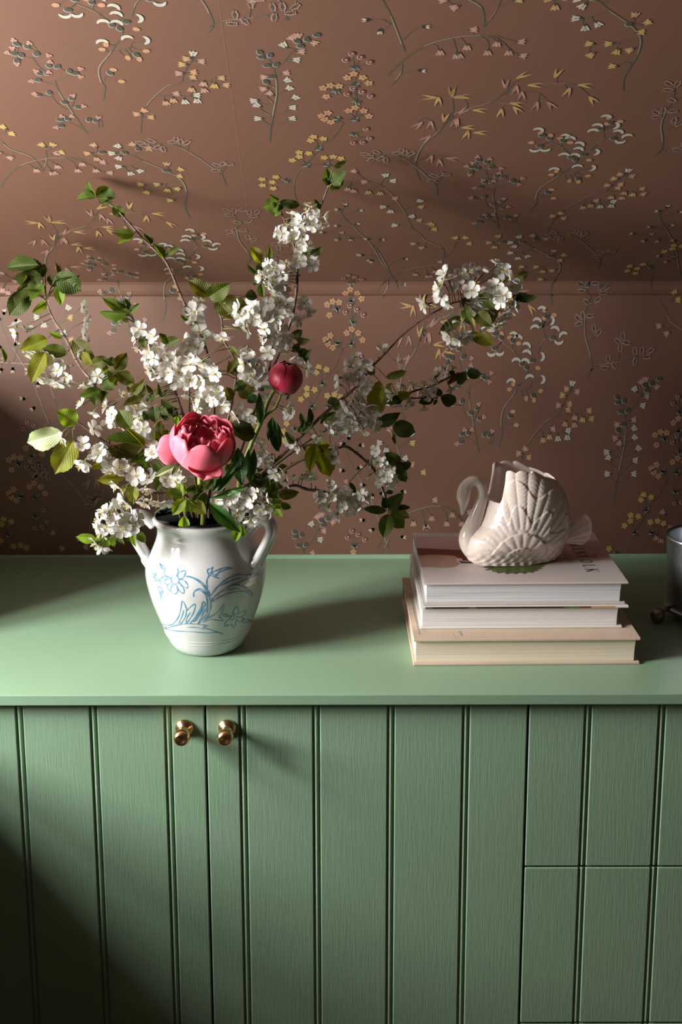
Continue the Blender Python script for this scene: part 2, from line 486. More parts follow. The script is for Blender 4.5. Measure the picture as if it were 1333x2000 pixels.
def vase_hit(px, py):
    d = ray(px, py)
    lo = (VY - 0.12 - CAM.y) / d.y
    t, prev = lo, None
    for i in range(260):
        p = CAM + d * t
        r = math.hypot(p.x - VX, p.y - VY) - v_radius(p.z)
        if r < 0:
            a, bb = t - 0.0008, t
            for _ in range(12):
                mid = (a + bb) / 2
                q = CAM + d * mid
                if math.hypot(q.x - VX, q.y - VY) - v_radius(q.z) < 0: bb = mid
                else: a = mid
            return CAM + d * a
        t += 0.0008
    return None
BL = [  # strokes of the blue drawing, in a 5.127x enlargement of the photo from (280, 1080)
 [(440, 232), (500, 245), (560, 275), (610, 320), (645, 370), (660, 420), (662, 470)], [(425, 232), (520, 262), (590, 320), (630, 375), (648, 440)],
 [(640, 345), (632, 290), (645, 245), (670, 222)], [(662, 230), (642, 195), (645, 165), (690, 150), (688, 140), (685, 170), (680, 195)],
 [(655, 200), (690, 190), (720, 180), (742, 170), (775, 155), (830, 145), (900, 150), (840, 158), (790, 180), (760, 190), (740, 205), (715, 222), (685, 205), (665, 205)],
 [(672, 215), (700, 235), (752, 252), (720, 240), (745, 215)], [(745, 170), (765, 178), (760, 192)],
 [(670, 430), (720, 360), (790, 290), (870, 240), (960, 215), (1050, 220), (1110, 205), (1150, 208), (1100, 240), (1020, 270), (940, 300), (860, 335), (770, 390), (690, 455)],
 [(1070, 222), (1100, 240)], [(760, 330), (830, 295), (900, 268), (980, 252)],
 [(900, 320), (960, 318), (1020, 345), (1070, 380), (1095, 410), (1085, 428), (1060, 410), (1020, 382)], [(1045, 375), (1075, 385)],
 [(680, 490), (760, 440), (850, 405), (940, 388), (1040, 380)], [(840, 370), (900, 360), (965, 358)],
 [(680, 450), (690, 470), (675, 485)],
 [(505, 440), (505, 395), (540, 370), (590, 385), (625, 430), (638, 490), (640, 540)], [(515, 375), (560, 358), (610, 380), (645, 435)],
 [(640, 480), (640, 560), (628, 610), (590, 660), (550, 710)], [(668, 470), (672, 540), (655, 610), (610, 670)],
 [(175, 705), (230, 722), (290, 715), (340, 660), (370, 590), (390, 480), (425, 540), (430, 600), (410, 660), (370, 715)],
 [(405, 570), (385, 640), (355, 705)], [(435, 575), (470, 540), (520, 512), (500, 600), (450, 680), (415, 712)], [(475, 590), (440, 640), (425, 690)],
 [(470, 700), (520, 640), (570, 560), (598, 488), (620, 512), (600, 545)], [(590, 520), (560, 600), (500, 690)], [(635, 540), (590, 620), (545, 710)],
 [(610, 530), (570, 610), (520, 680)],
 [(230, 755), (330, 725), (430, 708), (540, 712), (640, 728), (600, 740), (690, 775), (800, 812), (740, 795), (640, 800), (480, 788), (330, 780), (240, 765), (185, 720)],
 [(445, 745), (530, 745), (610, 762)], [(225, 735), (222, 760)],
 [(590, 690), (660, 665), (740, 672), (790, 680), (790, 660), (760, 635), (785, 600), (808, 535), (795, 522), (770, 565), (710, 615), (620, 662)],
 [(790, 612), (840, 620), (890, 640)], [(790, 630), (840, 635), (880, 650)],
 [(895, 600), (910, 565), (940, 535), (955, 580), (945, 610), (990, 590), (1030, 585), (1005, 625), (960, 640), (940, 640)],
 [(940, 640), (930, 680), (915, 750), (880, 715), (850, 725), (815, 730), (835, 680), (870, 660), (895, 620), (905, 590)], [(900, 590), (912, 620), (905, 660), (880, 680)],
 [(935, 635), (975, 645), (1010, 660), (990, 680), (960, 685), (930, 665)], [(985, 670), (1030, 665), (1085, 685), (1030, 695), (985, 690), (1000, 670)],
 [(280, 255), (300, 228), (335, 228), (358, 262), (350, 295), (320, 312), (290, 298), (280, 268), (280, 255)],
 [(340, 230), (360, 195), (420, 178), (415, 220), (395, 255), (360, 258)], [(360, 265), (410, 275), (445, 320), (440, 350), (400, 335), (355, 290)],
 [(350, 295), (395, 345), (412, 385), (395, 403), (355, 370), (328, 312)], [(300, 310), (272, 360), (285, 400), (320, 408), (345, 380), (335, 320)],
 [(290, 295), (245, 320), (242, 360), (275, 380)], [(280, 262), (225, 265), (215, 300), (245, 320)], [(285, 250), (240, 240), (212, 210), (215, 180), (260, 195), (295, 228)],
 [(310, 225), (302, 185), (335, 150), (350, 185), (335, 225)], [(165, 105), (185, 150), (225, 170), (245, 190)], [(165, 105), (215, 150), (260, 185), (262, 160), (245, 145), (262, 140)],
 [(168, 272), (190, 245), (230, 235), (260, 242)], [(168, 272), (170, 320)], [(85, 185), (110, 215), (130, 205), (135, 250), (165, 275), (120, 275), (105, 240), (130, 215)],
 [(105, 240), (130, 260)], [(150, 345), (170, 335), (188, 360), (195, 390), (180, 415), (175, 460)], [(150, 345), (158, 385), (178, 420), (170, 375), (188, 380)],
]
b = MB()
for st in BL:
    pts = []
    for zx, zy in curve(st, 5):
        q = vase_hit(280 + zx / 5.127, 1080 + zy / 5.127)
        if q: pts.append(q)
    if len(pts) < 2: continue
    vs, fs = [], []
    for i, q in enumerate(pts):
        n = Vector((q.x - VX, q.y - VY, 0)).normalized()
        dz = v_radius(q.z + 0.003) - v_radius(q.z - 0.003)
        n = Vector((n.x, n.y, -dz / 0.006)).normalized()
        t = (pts[min(i + 1, len(pts) - 1)] - pts[max(i - 1, 0)])
        sd = t.cross(n).normalized()
        w = 0.00072 * (1.0 + 0.35 * math.sin(i * 0.9 + len(pts)))
        vs += [q + sd * w + n * 0.00025, q - sd * w + n * 0.00025]
    for i in range(len(pts) - 1):
        fs.append((2 * i, 2 * i + 1, 2 * i + 3, 2 * i + 2))
    b.add(vs, fs)
art = b.build('painted_flowers', 'blue_line', vase)
art['label'] = 'blue line drawing of flowers and curling leaves'

# ---------------------------------------------------------------- books
def paper_mat(name, col, line, scale):
    m = mat(name, col, 0.75)
    nt, N, L, bs = nodes_of(m)
    tc = N.new('ShaderNodeTexCoord')
    mp = N.new('ShaderNodeMapping')
    mp.inputs['Scale'].default_value = (1.0, 1.0, scale)
    L.new(tc.outputs['Object'], mp.inputs['Vector'])
    tx = N.new('ShaderNodeTexNoise')
    tx.inputs['Scale'].default_value = 3.0
    tx.inputs['Detail'].default_value = 6
    tx.inputs['Roughness'].default_value = 0.7
    L.new(mp.outputs[0], tx.inputs['Vector'])
    cr = N.new('ShaderNodeValToRGB')
    cr.color_ramp.elements[0].position = 0.34
    cr.color_ramp.elements[0].color = (*line, 1)
    cr.color_ramp.elements[1].position = 0.60
    cr.color_ramp.elements[1].color = (*col, 1)
    L.new(tx.outputs['Fac'], cr.inputs[0])
    L.new(cr.outputs[0], bs.inputs['Base Color'])
    bp = N.new('ShaderNodeBump'); bp.inputs['Strength'].default_value = 0.3; bp.inputs['Distance'].default_value = 0.001
    L.new(tx.outputs['Fac'], bp.inputs['Height']); L.new(bp.outputs[0], bs.inputs['Normal'])
    return m
paper_mat('pages_cream', (0.70, 0.60, 0.47), (0.54, 0.45, 0.34), 260)
paper_mat('pages_white', (0.67, 0.63, 0.61), (0.48, 0.46, 0.45), 240)
paper_mat('pages_cool', (0.62, 0.61, 0.61), (0.35, 0.35, 0.37), 280)
mat('cover_linen', (0.54, 0.41, 0.31), 0.8, noise=(25, 0.16, 6), bump=(300, 0.15))
mat('cover_white', (0.66, 0.63, 0.60), 0.45, noise=(20, 0.05))
mat('cover_pink', (0.50, 0.43, 0.41), 0.5, noise=(9, 0.05))
mat('print_dark', (0.02, 0.02, 0.02), 0.5)
mat('print_maroon', (0.16, 0.030, 0.020), 0.5, noise=(18, 0.15))
mat('print_wood', (0.42, 0.25, 0.19), 0.5, noise=(45, 0.25))
mat('print_green', (0.075, 0.10, 0.025), 0.5, noise=(60, 0.5))
mat('print_rose', (0.50, 0.33, 0.29), 0.5, noise=(14, 0.06))
mat('print_cloth', (0.56, 0.47, 0.44), 0.5, noise=(24, 0.12))
mat('cover_edge_green', (0.16, 0.20, 0.15), 0.5, noise=(50, 0.3))

class Frame:
    """a book's own axes: u along its front, w into the shelf"""
    def __init__(s, o, ang):
        s.o, s.u, s.w = Vector(o), Vector((math.cos(ang), math.sin(ang), 0)), Vector((-math.sin(ang), math.cos(ang), 0))
    def at(s, u, w, z):
        return Vector((s.o.x, s.o.y, 0)) + s.u * u + s.w * w + Vector((0, 0, z))
def slab(fr, u0, u1, w0, w1, z0, z1, name, m, parent, bv=0.0008, round_right=0.0):
    vs = [fr.at(u, w, z) for z in (z0, z1) for (u, w) in ((u0, w0), (u1, w0), (u1, w1), (u0, w1))]
    o = add_mesh(name, vs, [(3, 2, 1, 0), (4, 5, 6, 7), (0, 1, 5, 4), (1, 2, 6, 5), (2, 3, 7, 6), (3, 0, 4, 7)], m, parent)
    if bv: bevel(o, bv, 2)
    return o
def pages(fr, u0, u1, w0, w1, z0, z1, m, parent):
    """page block: fore edge slightly hollow, leaves slightly fanned"""
    rows, vs, fs = 7, [], []
    for r in range(rows):
        t = r / (rows - 1)
        z = z0 + (z1 - z0) * t
        hol = 0.0022 * math.sin(math.pi * t)
        for (u, w) in ((u0, w0 + hol), (u1 - 0.002 * (1 - t), w0 + hol), (u1 - 0.002 * (1 - t), w1), (u0, w1)):
            vs.append(fr.at(u, w, z))
    for r in range(rows - 1):
        for i in range(4):
            fs.append((r * 4 + i, r * 4 + (i + 1) % 4, r * 4 + 4 + (i + 1) % 4, r * 4 + 4 + i))
    fs += [(3, 2, 1, 0), tuple(range(rows * 4 - 4, rows * 4))]
    return add_mesh('page_block', vs, fs, m, parent)
def book(name, label, fl, frr, y_top, zbase, depth, board_t, cover, page_m, over=0.004, spine=None, top_u=(0.0, 0.0)):
    """fl, frr: pixels of the front bottom corners; y_top: pixel row of the front top edge"""
    A, B = PZ(*fl, zbase), PZ(*frr, zbase)
    ang = math.atan2(B.y - A.y, B.x - A.x)
    fr = Frame(A, ang)
    Lu = (B - A).length
    ztop = P(fl[0] + 10, y_top, A.y).z
    th = thing(name, label, 'book', fr.at(Lu / 2, depth / 2, zbase))
    slab(fr, 0, Lu, 0, depth, zbase + 0.0003, zbase + board_t, 'back_cover', cover, th)
    slab(fr, top_u[0], Lu + top_u[1], 0, depth, ztop - board_t, ztop, 'front_cover', cover, th)
    pages(fr, over, Lu - over * 1.6, over, depth - 0.004, zbase + board_t + 0.0002, ztop - board_t - 0.0002, page_m, th)
    slab(fr, 0.001, Lu - 0.001, depth - 0.0035, depth + 0.001, zbase + 0.001, ztop - 0.001, 'spine', spine or cover, th, 0.0015)
    return th, fr, Lu, ztop, depth
B1 = book('book', 'large cream linen covered book lying at the bottom of the stack', (808, 1301), (1250, 1297.5), 1249, T, 0.285, 0.0042, 'cover_linen', 'pages_cream')
B2 = book('book', 'white picture book in the middle of the stack', (821, 1229), (1216, 1226.5), 1185.5, B1[3], 0.262, 0.0036, 'cover_white', 'pages_white', top_u=(0.0005, 0.009))
B3 = book('book', 'pale pink garden book on top of the stack beneath the swan', (829, 1183), (1222, 1180.5), 1139, B2[3], 0.262, 0.0034, 'cover_pink', 'pages_cool', top_u=(0.0, 0.004))
# coloured picture edge on the middle book's front cover and the green spine hinge seen at the left of the top book
_, fr, Lu, zt2, dp = B2
rr = random.Random(3)
mb = MB()
x = 0.008
while x < Lu - 0.012:
    w = rr.uniform(0.006, 0.03)
    x1 = min(x + w, Lu - 0.012)
    vs = [fr.at(u, -0.00015, z) for z in (zt2 - 0.0034, zt2 - 0.0003) for u in (x, x1)]
    mb.add(vs, [(0, 1, 3, 2)], rr.choice([0, 0, 1, 2, 0, 3]) if x > Lu * 0.35 else rr.choice([0, 1, 1, 0]))
    x = x1
mat('print_black', (0.025, 0.022, 0.02), 0.5)
mat('print_tan', (0.42, 0.28, 0.15), 0.5)
mb.build('cover_edge_print', ['print_black', 'print_green', 'print_tan', 'print_maroon'], B2[0])
_, fr, Lu, zt3, dp = B3
mb = MB()
for (z0, z1) in ((B2[3] + 0.0002, B2[3] + 0.0034), (zt3 - 0.0034, zt3 - 0.0002)):
    mb.add([fr.at(-0.0002, w, z) for z in (z0, z1) for w in (0.0, dp)], [(0, 1, 3, 2)])
mb.build('cover_edge_print', 'cover_edge_green', B3[0])
def on_top(px, py):
    """pixel -> (u, w) on the cover of the top book"""
    q = PZ(px, py, zt3) - Vector((fr.o.x, fr.o.y, zt3))
    return q.dot(fr.u), q.dot(fr.w)
def decal(name, polys, m, parent, lift):
    mb = MB()
    for pl in polys:
        mb.add([fr.at(u, w, zt3 + lift) for u, w in pl], [tuple(range(len(pl)))])
    return mb.build(name, m, parent)
def px_poly(pts, org=(750, 1020), sc=6.665):
    out = []
    for zx, zy in pts:
        u, w = on_top(org[0] + zx / sc, org[1] + zy / sc)
        out.append((max(u, 0.0006), min(w, dp - 0.0006)))
    return out
cov = B3[0]
decal('cover_photo', [px_poly([(380, 190), (1000, 185), (1500, 200), (1500, 350), (1030, 365), (410, 340)]) ], 'print_rose', cov, 0.0002)
# rose half of the cover on the right
decal('cover_photo', [[(0.165, 0.105), (Lu - 0.0006, 0.105), (Lu - 0.0006, dp - 0.001), (0.165, dp - 0.001)]], 'print_rose', cov, 0.00015)
decal('cover_photo', [px_poly([(408, 338), (600, 345), (1030, 365), (1300, 380), (1300, 545), (1190, 505), (1010, 500), (930, 440), (700, 425), (440, 438)])], 'print_maroon', cov, 0.0003)
ell = [(470 + 0, 585), (445, 500), (440, 440), (560, 428), (700, 426), (840, 432), (920, 445), (960, 470), (985, 505), (975, 545), (930, 575), (860, 588), (700, 588), (560, 580)]
decal('cover_photo', [px_poly(ell)], 'print_wood', cov, 0.0004)
decal('cover_photo', [px_poly([(985, 500), (1020, 515), (1330, 522), (1330, 535), (1015, 535), (990, 520)])], 'print_dark', cov, 0.0005)
decal('cover_photo', [px_poly([(940, 480), (1000, 470), (1030, 490), (1010, 530), (960, 520)])], 'print_cloth', cov, 0.00045)
# leaves printed under the swan
lv = []
rr = random.Random(5)
n = 46
for i in range(n):
    a = 2 * math.pi * i / n
    k = 1.0 + (0.10 if i % 2 else -0.06) + rr.uniform(-0.06, 0.06)
    lv.append((1003 + 58 * k * math.cos(a), 1105 - 15 * k * math.sin(a)))
decal('cover_photo', [[on_top(*p) for p in lv]], 'print_green', cov, 0.00055)
# lettering: each glyph as strokes in a unit box (x right, y up), thick and thin like a book face
def stroke(a, b_, w, cap=0.0):
    a, b_ = Vector((a[0], a[1], 0)), Vector((b_[0], b_[1], 0))
    t = (b_ - a).normalized(); n = Vector((-t.y, t.x, 0)) * w / 2
    return [tuple((a - n)[:2]), tuple((b_ - n)[:2]), tuple((b_ + n)[:2]), tuple((a + n)[:2])]
K, H = 0.13, 0.055
def serif(x, y, w=0.30):
    return stroke((x - w / 2, y), (x + w / 2, y), 0.04)
def arc(cx, cy, rx, ry, a0, a1, w, n=10):
    out = []
    for i in range(n):
        t0, t1 = a0 + (a1 - a0) * i / n, a0 + (a1 - a0) * (i + 1) / n
        def wd(t): return w * (0.45 + 0.55 * abs(math.cos(t)))
        p = lambda t, s: (cx + (rx + s * wd(t) / 2) * math.cos(t), cy + (ry + s * wd(t) / 2) * math.sin(t))
        out.append([p(t0, -1), p(t1, -1), p(t1, 1), p(t0, 1)])
    return out
GL = {
 'K': [stroke((0.18, 0), (0.18, 1), K), serif(0.18, 0.02), serif(0.18, 0.98), stroke((0.2, 0.42), (0.74, 0.98), H), stroke((0.34, 0.55), (0.80, 0.02), K), serif(0.76, 0.98, 0.24), serif(0.80, 0.02, 0.26)],
 'I': [stroke((0.3, 0), (0.3, 1), K), serif(0.3, 0.02), serif(0.3, 0.98)],
 'N': [stroke((0.15, 0), (0.15, 1), H), stroke((0.13, 0.98), (0.83, 0.02), K), stroke((0.83, 0), (0.83, 1), H), serif(0.15, 0.02, 0.26), serif(0.12, 0.98, 0.2), serif(0.83, 0.98, 0.26)],
 'F': [stroke((0.2, 0), (0.2, 1), K), serif(0.2, 0.02), stroke((0.05, 0.97), (0.72, 0.97), H), stroke((0.2, 0.52), (0.58, 0.52), H), stroke((0.70, 1.0), (0.70, 0.80), 0.04), stroke((0.57, 0.60), (0.57, 0.42), 0.04)],
 'O': arc(0.5, 0.5, 0.42, 0.48, 0, 2 * math.pi, K, 22),
 'L': [stroke((0.2, 0), (0.2, 1), K), serif(0.2, 0.98), stroke((0.05, 0.025), (0.70, 0.025), H), stroke((0.69, 0), (0.72, 0.22), 0.045)],
 'T': [stroke((0.4, 0), (0.4, 1), K), serif(0.4, 0.02), stroke((0.03, 0.97), (0.77, 0.97), H), stroke((0.04, 1), (0.04, 0.8), 0.04), stroke((0.76, 1), (0.76, 0.8), 0.04)],
 'H': [stroke((0.18, 0), (0.18, 1), K), stroke((0.74, 0), (0.74, 1), K), stroke((0.18, 0.5), (0.74, 0.5), H), serif(0.18, 0.02, 0.26), serif(0.18, 0.98, 0.26), serif(0.74, 0.02, 0.26), serif(0.74, 0.98, 0.26)],
 'E': [stroke((0.2, 0), (0.2, 1), K), stroke((0.05, 0.97), (0.66, 0.97), H), stroke((0.2, 0.52), (0.56, 0.52), H), stroke((0.05, 0.03), (0.70, 0.03), H), stroke((0.65, 1), (0.65, 0.82), 0.04), stroke((0.69, 0), (0.69, 0.2), 0.04)],
 'G': arc(0.5, 0.5, 0.42, 0.48, 0.6, 5.5, K, 18) + [stroke((0.80, 0.05), (0.80, 0.45), K)],
 'A': [stroke((0.05, 0), (0.42, 1), H), stroke((0.40, 1), (0.80, 0), K), stroke((0.2, 0.36), (0.62, 0.36), H), serif(0.05, 0.02, 0.22), serif(0.80, 0.02, 0.26)],
 'R': [stroke((0.18, 0), (0.18, 1), K), serif(0.18, 0.02, 0.26)] + arc(0.36, 0.74, 0.26, 0.23, -1.57, 1.57, K, 9) + [stroke((0.18, 0.97), (0.38, 0.97), H), stroke((0.18, 0.5), (0.38, 0.5), H), stroke((0.36, 0.5), (0.80, 0.02), K)],
 'D': [stroke((0.18, 0), (0.18, 1), K), stroke((0.05, 0.97), (0.42, 0.97), H), stroke((0.05, 0.03), (0.42, 0.03), H)] + arc(0.40, 0.5, 0.42, 0.47, -1.57, 1.57, K, 12),
}
ADV = {'K': 0.95, 'I': 0.62, 'N': 1.05, 'F': 0.86, 'O': 1.12, 'L': 0.88, 'T': 0.9, 'H': 1.0, 'E': 0.86, 'G': 1.08, 'A': 0.95, 'R': 0.95, 'D': 1.02, ' ': 0.5}
def title(txt, u_base, w_end, size, track, name):
    """text read with its top towards the right end of the book; runs from the spine to the front"""
    total = sum(ADV[c] * size * 0.86 + track for c in txt)
    w = w_end + total
    mb = MB()
    for c in txt:
        for pl in GL.get(c, []):
            mb.add([fr.at(u_base + y * size, w - x * size * 0.86, zt3 + 0.0006) for x, y in pl], [tuple(range(len(pl)))[::-1]])
        w -= ADV[c] * size * 0.86 + track
    o = mb.build(name, 'print_dark', cov)
    return o
uk, wk = on_top(1100 + 385 / 7.84, 1030 + 700 / 7.84)
ut, wt = on_top(1100 + 480 / 7.84, 1030 + 505 / 7.84)
ug, wg = on_top(1100 + 85 / 7.84, 1030 + 555 / 7.84)
uk2, _w = on_top(1100 + 568 / 7.84, 1030 + 690 / 7.84)
title('KINFOLK', uk - 0.001, wk - 0.002, uk2 - uk, 0.006, 'title_lettering')
title('THE', ut, wt, 0.0085, 0.004, 'title_lettering')
title('GARDEN', ug, wg, 0.0085, 0.004, 'title_lettering')
# faint grey smudges on the linen book
_, fr1, Lu1, zt1, dp1 = B1
mat('smudge', (0.30, 0.27, 0.24), 0.8, noise=(90, 0.5))
mb = MB()
for u, w0, w1, wd in ((0.075, 0.012, 0.032, 0.006), (0.066, 0.002, 0.022, 0.0016), (0.072, 0.001, 0.018, 0.0012), (0.010, 0.02, 0.20, 0.004), (0.018, 0.04, 0.15, 0.003)):
    mb.add([fr1.at(u, w0, zt1 + 0.00015), fr1.at(u + wd * 0.4, w0, zt1 + 0.00015), fr1.at(u + wd - 0.004, w1, zt1 + 0.00015), fr1.at(u - 0.003, w1, zt1 + 0.00015)], [(0, 1, 2, 3)])
mb.build('stain', 'smudge', B1[0])

# ---------------------------------------------------------------- swan
def smooth(t, a, c):
    t = max(0.0, min(1.0, (t - a) / (c - a)))
    return t * t * (3 - 2 * t)
SZ = zt3 + 0.0008
SYc = PZ(1010, 1111, SZ).y + 0.042
YAW = math.radians(13)
S0 = P(1010, 1000, SYc)
def sw(zx, zy):
    """pixel of the swan enlargement -> (x, z) in the swan's own upright plane"""
    q = P(850 + zx / 3.809, 860 + zy / 3.809, SYc)
    return (q.x - S0.x) / math.cos(YAW), q.z - SZ
def sworld(x, y, z):
    c, s = math.cos(YAW), math.sin(YAW)
    return Vector((S0.x + x * c - y * s, SYc + x * s + y * c, SZ + z))
swan = thing('swan_planter', 'glossy cream ceramic swan planter with raised feathered wings on the top book', 'figurine', (S0.x, SYc, zt3))
_bz = [(960, 430, 800), (945, 350, 855), (915, 285, 900), (860, 236, 940), (800, 210, 962), (740, 205, 985), (680, 225, 1000), (640, 270, 1004), (600, 320, 1006), (540, 352, 1000),
       (490, 368, 992), (430, 392, 976), (400, 400, 966), (340, 408, 938), (300, 414, 908), (270, 420, 878), (240, 424, 840), (200, 428, 800), (160, 434, 750), (120, 440, 700)]
lev = []
for zy, xl, xr in _bz:
    x0, z = sw(xl, zy)
    x1, _ = sw(xr, zy)
    lev.append((max(z, 0.0), x0, x1))
lev[0] = (0.0, lev[0][1], lev[0][2])
def lev_at(z):
    for (a, b0, c0), (d, e, f) in zip(lev, lev[1:]):
        if a <= z <= d:
            t = (z - a) / max(d - a, 1e-9)
            return b0 + (e - b0) * t, c0 + (f - c0) * t
    return lev[-1][1:]
ZMAX = lev[-1][0]
NPH, NT = 300, 120
fan_o = sw(560, 830)
def half_w(z):
    t = z / ZMAX
    return 0.030 + 0.024 * smooth(t, 0.0, 0.25) - 0.012 * smooth(t, 0.45, 1.0)
def rim_h(ph):
    """height of the rim around the opening: high along the wings, cut down to a notch at the breast"""
    c = math.cos(ph)                       # -1 = breast (front), +1 = tail side
    s = abs(math.sin(ph))
    side = 1 if math.sin(ph) < 0 else -1   # near side = camera
    z_top = sw(600, 192)[1] if side > 0 else sw(600, 205)[1]
    z_back = sw(900, 285)[1]
    z_notch = sw(490, 425)[1]
    h = z_top + (z_back - z_top) * smooth(c, 0.15, 1.0)
    fr_ = smooth(-c, 0.70, 0.86)
    h = h + (z_notch - h) * fr_
    sc_ = 0.0042 * (abs(math.sin(6.5 * ph)) ** 0.7 - 0.5) * (1 - fr_)
    return h + sc_
def swan_pt(ph, z, inset=0.0):
    x0, x1 = lev_at(z)
    cx, a = (x0 + x1) / 2, (x1 - x0) / 2 - inset
    bw = half_w(z) - inset
    c, s = math.cos(ph), math.sin(ph)
    e = 0.86
    x = cx + a * math.copysign(abs(c) ** e, c)
    y = bw * math.copysign(abs(s) ** e, s)
    return x, y
def feather(x, z, ph):
    """raised feathers fanning up and back over the wing, short coverts low in front, scales below"""
    dx, dz = x - fan_o[0], z - fan_o[1]
    d = math.hypot(dx, dz)
    al = math.atan2(dz, dx)
    side = smooth(abs(math.sin(ph)), 0.10, 0.45) if math.cos(ph) < 0 else 1.0
    prim = abs(math.sin(al * 21)) ** 0.5
    shaft = 0.25 * math.exp(-((math.sin(al * 21 + math.pi / 2)) / 0.16) ** 2)
    h1 = (prim - 0.6) * 0.0016 * smooth(d, 0.012, 0.035) + 0.00016 * math.sin(d * 900 + 6 * math.sin(al * 21)) + (((d / 0.040 + 0.35 * math.sin(al * 10.5)) % 1.0) - 0.5) * 0.0012
    ring = (d / 0.024) % 1.0
    cov_ = (abs(math.sin(al * 9 + 1.6 * int(d / 0.024)))) ** 0.5
    h2 = (cov_ - 0.5) * 0.0015 + (ring - 0.5) * 0.0015
    tier = smooth(d, 0.060, 0.050)
    up = smooth(z, 0.020, 0.032)
    wing = smooth(al, -0.20, 0.05) * smooth(x, lev_at(z)[0] + 0.006, lev_at(z)[0] + 0.022)
    low = 0.0010 * math.sin(x * 420 + math.sin(z * 300)) * math.sin(z * 360)
    return side * (up * wing * (h1 * (1 - tier) + h2 * tier) + (1 - up) * low)
vs, fs = [], []
for i in range(NT + 1):
    t = (i / NT) ** 0.9
    for j in range(NPH):
        ph = 2 * math.pi * j / NPH
        z = rim_h(ph) * t
        x, y = swan_pt(ph, z)
        k = feather(x, z, ph)
        x0, x1 = lev_at(z)
        n = Vector((x - (x0 + x1) / 2, y * 1.6, 0)).normalized()
        vs.append(sworld(x + n.x * k, y + n.y * k, z))
NI = 30
for i in range(NI + 1):
    t = 1 - 0.94 * i / NI
    for j in range(NPH):
        ph = 2 * math.pi * j / NPH
        z = rim_h(ph) * t + (0.0008 if i == 0 else 0)
        x, y = swan_pt(ph, z, 0.0022 if i == 0 else 0.0045)
        vs.append(sworld(x, y, max(z, 0.006)))
for i in range(NT + NI + 1):
    for j in range(NPH):
        fs.append((i * NPH + j, i * NPH + (j + 1) % NPH, (i + 1) * NPH + (j + 1) % NPH, (i + 1) * NPH + j))
fs.append(tuple(range(NPH - 1, -1, -1)))
fs.append(tuple(range((NT + NI + 1) * NPH, (NT + NI + 2) * NPH)))
sb = add_mesh('body', vs, fs, 'swan_glaze', swan, True)
sb['label'] = 'hollow feathered body with scalloped wing rims'
# breast, neck, head and beak in one swept form
npath = [(420, 800, 125), (340, 775, 128), (275, 735, 98), (258, 680, 80), (274, 620, 63), (298, 555, 52), (322, 490, 44), (340, 430, 38), (347, 375, 35), (336, 325, 34), (308, 292, 34), (272, 283, 36),
         (238, 300, 40), (216, 332, 46), (205, 372, 48), (203, 410, 44), (203, 445, 33), (199, 480, 21), (196, 510, 13), (193, 528, 5)]
path, rad = [], []
for zx, zy, r in curve(npath, 4):
    x, z = sw(zx, zy)
    path.append(sworld(x, 0.0, z))
    rad.append(max(r, 4) / 3.809 / FPX * 2.2 * 0.85)
b = MB()
b.tube(path, rad, 28, flat=1 / 0.85, side=(0, 1, 0))
# flat is measured across; keep the neck round and the head narrow
nk = b.build('neck', 'swan_glaze', swan, True)
nk['label'] = 'smooth curved neck with lowered head and pointed beak'
# tail: upturned ribbed fan
vs, fs = [], []
NU, NV = 40, 10
root = sw(930, 740)
tips = [(1095, 548), (1122, 575), (1134, 620), (1132, 670), (1122, 715), (1100, 752), (1070, 778)]
tc = curve(tips, 8)
NU = len(tc) - 1
r0c = curve([(955, 700), (960, 720), (962, 735), (962, 748), (960, 760), (955, 770), (945, 780)], 8)
for sgn in (1, -1):
    for i, (tx, ty) in enumerate(tc):
        for j in range(NV + 1):
            s = j / NV
            zx, zy = r0c[i][0] + (tx - r0c[i][0]) * s, r0c[i][1] + (ty - r0c[i][1]) * s
            x, z = sw(zx, zy)
            rib = 0.0009 * abs(math.sin(i / NU * math.pi * 5)) * s
            th_ = (0.0062 * (1 - s) + 0.0016) * (0.35 + 0.65 * math.sin(math.pi * (0.04 + 0.92 * i / NU))) + rib
            bend = 0.010 * (s ** 1.5) * math.sin(math.pi * i / NU)
            vs.append(sworld(x, -sgn * th_ - 0.004 - 0.020 * s - bend * 0.5, z))
M_ = (NU + 1) * (NV + 1)
for q, sgn in ((0, 1), (M_, -1)):
    for i in range(NU):
        for j in range(NV):
            f = (q + i * (NV + 1) + j, q + (i + 1) * (NV + 1) + j, q + (i + 1) * (NV + 1) + j + 1, q + i * (NV + 1) + j + 1)
            fs.append(f if sgn < 0 else f[::-1])
edge = [i * (NV + 1) + NV for i in range(NU + 1)]
for a, c in zip(edge, edge[1:]):
    fs.append((a, c, M_ + c, M_ + a))
for row in (0, NU):
    for j in range(NV):
        a, c = row * (NV + 1) + j, row * (NV + 1) + j + 1
        fs.append((a, c, M_ + c, M_ + a) if row else (c, a, M_ + a, M_ + c))
tl = add_mesh('tail', vs, fs, 'swan_glaze', swan, True)
tl['label'] = 'small ribbed tail fan'

